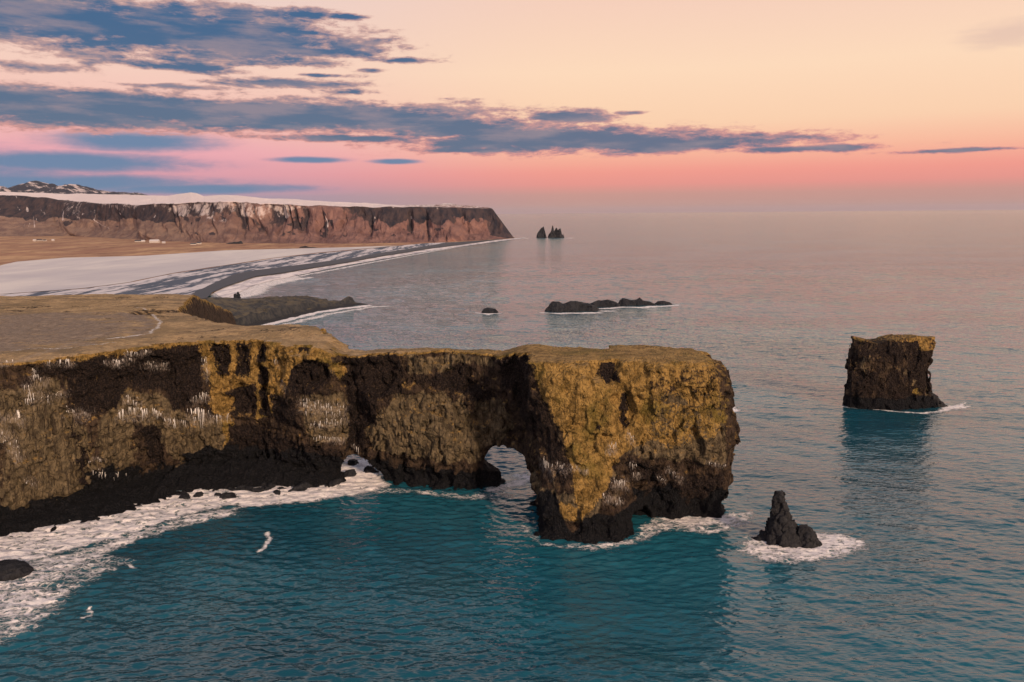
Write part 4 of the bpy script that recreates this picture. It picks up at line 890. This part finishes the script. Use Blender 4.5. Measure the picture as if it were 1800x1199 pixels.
fpoly([(1000, 960), (1105, 948), (1118, 925), (1150, 912), (1210, 906), (1282, 900), (1330, 896), (1320, 925), (1250, 938), (1160, 935), (1120, 958), (1030, 972)], .50, 2.5)
fpoly([(1160, 912), (1280, 905), (1300, 905), (1290, 922), (1200, 926)], .66, 1.5)
e = [(1415+120*math.cos(a), 960+27*math.sin(a)) for a in np.linspace(0, 2*math.pi, 18)[:-1]]; fpoly(e, .58, 4.)
e = [(1395+88*math.cos(a), 960+19*math.sin(a)) for a in np.linspace(0, 2*math.pi, 18)[:-1]]; fpoly(e, .66, 4.)
fpoly([(1440, 938), (1500, 950), (1520, 965), (1480, 980), (1410, 985), (1425, 960)], .62, 3.)
fline([(1478, 714), (1520, 718), (1570, 723), (1620, 726), (1660, 722), (1700, 713)], .62, 2.2); fpoly([(1635, 728), (1660, 712), (1700, 706), (1690, 718)], .7, 3)
fline([(905, 835), (930, 842), (900, 850), (875, 862)], .60, 5.); fline([(640, 862), (700, 862), (760, 868), (830, 875), (900, 870)], .42, 3.5); fline([(925, 925), (950, 955), (1000, 962), (1100, 955)], .38, 2.5)
fline([(1285, 716), (1296, 722)], .8, 3.)
fpoly([(-200, 1200), (-200, 1060), (0, 1000), (100, 990), (190, 965), (240, 985), (180, 1020), (120, 1060), (60, 1110), (0, 1150)], .42, 5.)
fline([(472, 935), (476, 945), (462, 958), (450, 968)], .62, 1.3); fline([(230, 990), (238, 997)], .6, 1.2); fline([(160, 1065), (165, 1075), (150, 1082)], .5, 1.2)
for q, w in (([(380, 517), (405, 507), (430, 498), (460, 488), (520, 478), (580, 469), (640, 459), (717, 445), (765, 438), (812, 431.5), (862, 424.5), (902, 419.5), (925, 418)], 9.),): fline(q, .95, w)
fline([(415, 512), (450, 500), (500, 490), (560, 479), (640, 464), (720, 449), (800, 435)], .62, 9.); fpoly([(370, 520), (400, 505), (440, 496), (520, 484), (540, 490), (480, 503), (470, 516), (410, 528)], .60, 14.)
fline([(470, 493), (520, 492), (545, 488)], .8, 7.)
fline([(440, 580), (470, 571), (505, 562), (530, 556), (560, 549), (600, 543), (645, 537.5)], 1., 7.); fline([(460, 580), (520, 566), (580, 552), (650, 540), (680, 538)], .60, 8.)
fline([(955, 550), (985, 551), (1010, 550.5), (1055, 550)], .85, 5.); fline([(1050, 543), (1090, 540.5), (1120, 540), (1160, 539), (1190, 536)], .80, 6.); fline([(1056, 547), (1080, 547)], .6, 7)
fline([(838, 550), (858, 552.5), (876, 551)], .8, 4.); fline([(985, 419), (1004, 418.6)], .8, 14.); fline([(900, 419), (926, 419)], .8, 14.)
fall = np.zeros(len(SV), np.float32); fall[near] = foam
# foam cushions the small waves and heaps slightly
me = mesh_np("sea", SV, SF); 
# plain sea round the detailed wedge, so the horizon closes on every side
seg = []; o_v = []; o_f = []
r2 = [70, 200, 800, 4000, 90000]; a2 = np.linspace(R(52), R(308), 60)
for a in a2:
    for r in r2: o_v.append((r*math.sin(a), r*math.cos(a), 0))
for i in range(len(a2)-1):
    for j in range(len(r2)-1): q = i*5+j; o_f.append((q+5, q, q+1, q+6))
c0 = len(o_v); o_v.append((0, 0, 0)); ring = np.linspace(0, 2*math.pi, 91)[:-1]
for a in ring: o_v.append((70*math.sin(a), 70*math.cos(a), 0))
SVa = np.concatenate([SV, np.array(o_v, np.float32)]); bpy.data.meshes.remove(me)
tri = [(c0, c0+1+i, c0+1+(i+1) % 90, c0) for i in range(90)]
SFa = np.concatenate([SF, np.array(o_f, np.int32)+len(SV)])
me = mesh_np("sea", SVa, SFa); setattr_f(me, 'foam', np.concatenate([fall, np.zeros(len(o_v), np.float32)]))

def sea_material():
    m, k = new_mat("sea_water"); p = k.pos; b = k.bsdf
    fo = k.attr('foam'); cd_ = k.add('ShaderNodeSeparateXYZ'); k.l.new(p, cd_.inputs[0])
    dist = k.vm('LENGTH', k.vm('MULTIPLY', p, (1, 1, 0)))
    big = k.noise(k.map(p, (.6, 1, 1)), .006, 4, .55); mid = k.noise(p, .03, 5, .6)
    body = k.mix(k.ss(big, .38, .62), (.007, .058, .092), (.013, .108, .160))
    body = k.mix(k.ss(mid, .5, .7, 0, .5), body, (.008, .082, .112))
    lace = k.vor(k.vm('ADD', p, k.vm('SCALE', k.vm('SUBTRACT', k.add_noise_color(p, .5), (.5, .5, .5)), None, 2.6)), .42, 'SMOOTH_F1') if False else None
    nw = k.add('ShaderNodeTexNoise'); k.put(nw.inputs['Vector'], p); nw.inputs['Scale'].default_value = .35; nw.inputs['Detail'].default_value = 5
    wp = k.vm('ADD', p, k.vm('SCALE', k.vm('SUBTRACT', nw.outputs[1], (.5, .5, .5)), None, 5.))
    wq = k.map(wp, (1, .55, 1), rot=(0, 0, R(52))); wq2 = k.map(wp, (.55, 1, 1), rot=(0, 0, R(-35)))
    v1 = k.vor(wq2, .5, 'DISTANCE_TO_EDGE'); v2 = k.vor(wq2, 1.5, 'DISTANCE_TO_EDGE')
    cells = k.math('MINIMUM', k.math('MULTIPLY', v1, 1.3), k.math('MULTIPLY', k.math('ADD', v2, .06), 2.))
    nf = k.math('MULTIPLY_ADD', k.noise(k.map(wp, (.35, 1, 1), rot=(0, 0, R(-35))), .5, 8, .75), .7, k.math('MULTIPLY', k.noise(p, .09, 4, .6), .3))
    t = k.math('ADD', fo, k.math('MULTIPLY', k.math('SUBTRACT', nf, .5), 1.9)); t = k.math('SUBTRACT', t, k.math('MULTIPLY', k.math('MINIMUM', cells, .7), .75))
    fm = k.math('MULTIPLY', k.ss(t, .20, .52), k.ss(fo, .03, .15))
    turb = k.math('MULTIPLY', k.ss(fo, .15, .7), .45)
    body = k.mix(turb, body, (.05, .15, .17))
    col = k.mix(fm, body, k.mix(k.ss(k.noise(wq2, .6, 6, .7), .38, .62), (.66, .62, .68), (.95, .90, .90)))
    k.put(b.inputs['Base Color'], col); b.inputs['IOR'].default_value = 1.55
    far = k.ss(dist, 300, 3000, .035, .17)
    k.put(b.inputs['Roughness'], k.math('MAXIMUM', far, k.math('MULTIPLY', fm, .9)))
    r1 = k.noise(k.map(p, (.38, 1, 1), rot=(0, 0, R(26))), .55, 2, .55, .2); r2_ = k.noise(k.map(p, (.38, 1, 1), rot=(0, 0, R(20))), .20, 3, .6, .2); r3 = k.noise(k.map(p, (.30, 1, 1), rot=(0, 0, R(12))), .05, 3, .6)
    hgt = k.math('ADD', k.math('MULTIPLY', r1, k.ss(dist, 250, 1400, .6, .3)), k.math('MULTIPLY', r2_, k.ss(dist, 350, 800, .2, 2.2)))
    hgt = k.math('ADD', hgt, k.math('MULTIPLY', r3, k.ss(dist, 700, 2000, 0, 7.5)))
    hgt = k.math('ADD', hgt, k.math('MULTIPLY', fm, .4))
    k.put(b.inputs['Normal'], bump(k, hgt, 1.0, .75))
    return m
o = link("sea", me, sea_material()); tag(o, kind='structure')
# seabed cap under the camera (small fan, same water)
me = mesh_np("sea_near", SVa[len(SV)+c0:], np.array([(0, 1+i, 1+(i+1) % 90) for i in range(90)]), False)
setattr_f(me, 'foam', np.zeros(91)); o2 = link("sea", me, o.data.materials[0]); tag(o2, kind='structure')

SC.cycles.use_denoising = True; SC.cycles.denoising_prefilter = 'ACCURATE'; SC.cycles.sample_clamp_indirect = 3.
SC.cycles.adaptive_threshold = .004; SC.cycles.max_bounces = 6; SC.cycles.diffuse_bounces = 3; SC.cycles.glossy_bounces = 3; SC.cycles.transmission_bounces = 2; SC.cycles.volume_bounces = 0
SC.cycles.caustics_reflective = False; SC.cycles.caustics_refractive = False

# ------------------------------------------------------------------ evening air
import bmesh
bm = bmesh.new(); bmesh.ops.create_cube(bm, size=1.); me = bpy.data.meshes.new("haze"); bm.to_mesh(me); bm.free()
hz = bpy.data.objects.new("haze", me); COL.objects.link(hz); hz.location = (0, 0, (620-6)/2.); hz.scale = (186000, 186000, 626.)
hm = bpy.data.materials.new("haze"); hm.use_nodes = True; k = NT(hm.node_tree); k.n.clear(); ho = k.add('ShaderNodeOutputMaterial'); hv = k.add('ShaderNodeVolumePrincipled'); k.l.new(hv.outputs[0], ho.inputs['Volume'])
hv.inputs['Color'].default_value = (.86, .84, .95, 1); hv.inputs['Density'].default_value = 0.6e-5; hv.inputs['Anisotropy'].default_value = 0.
me.materials.append(hm); tag(hz, kind='stuff')
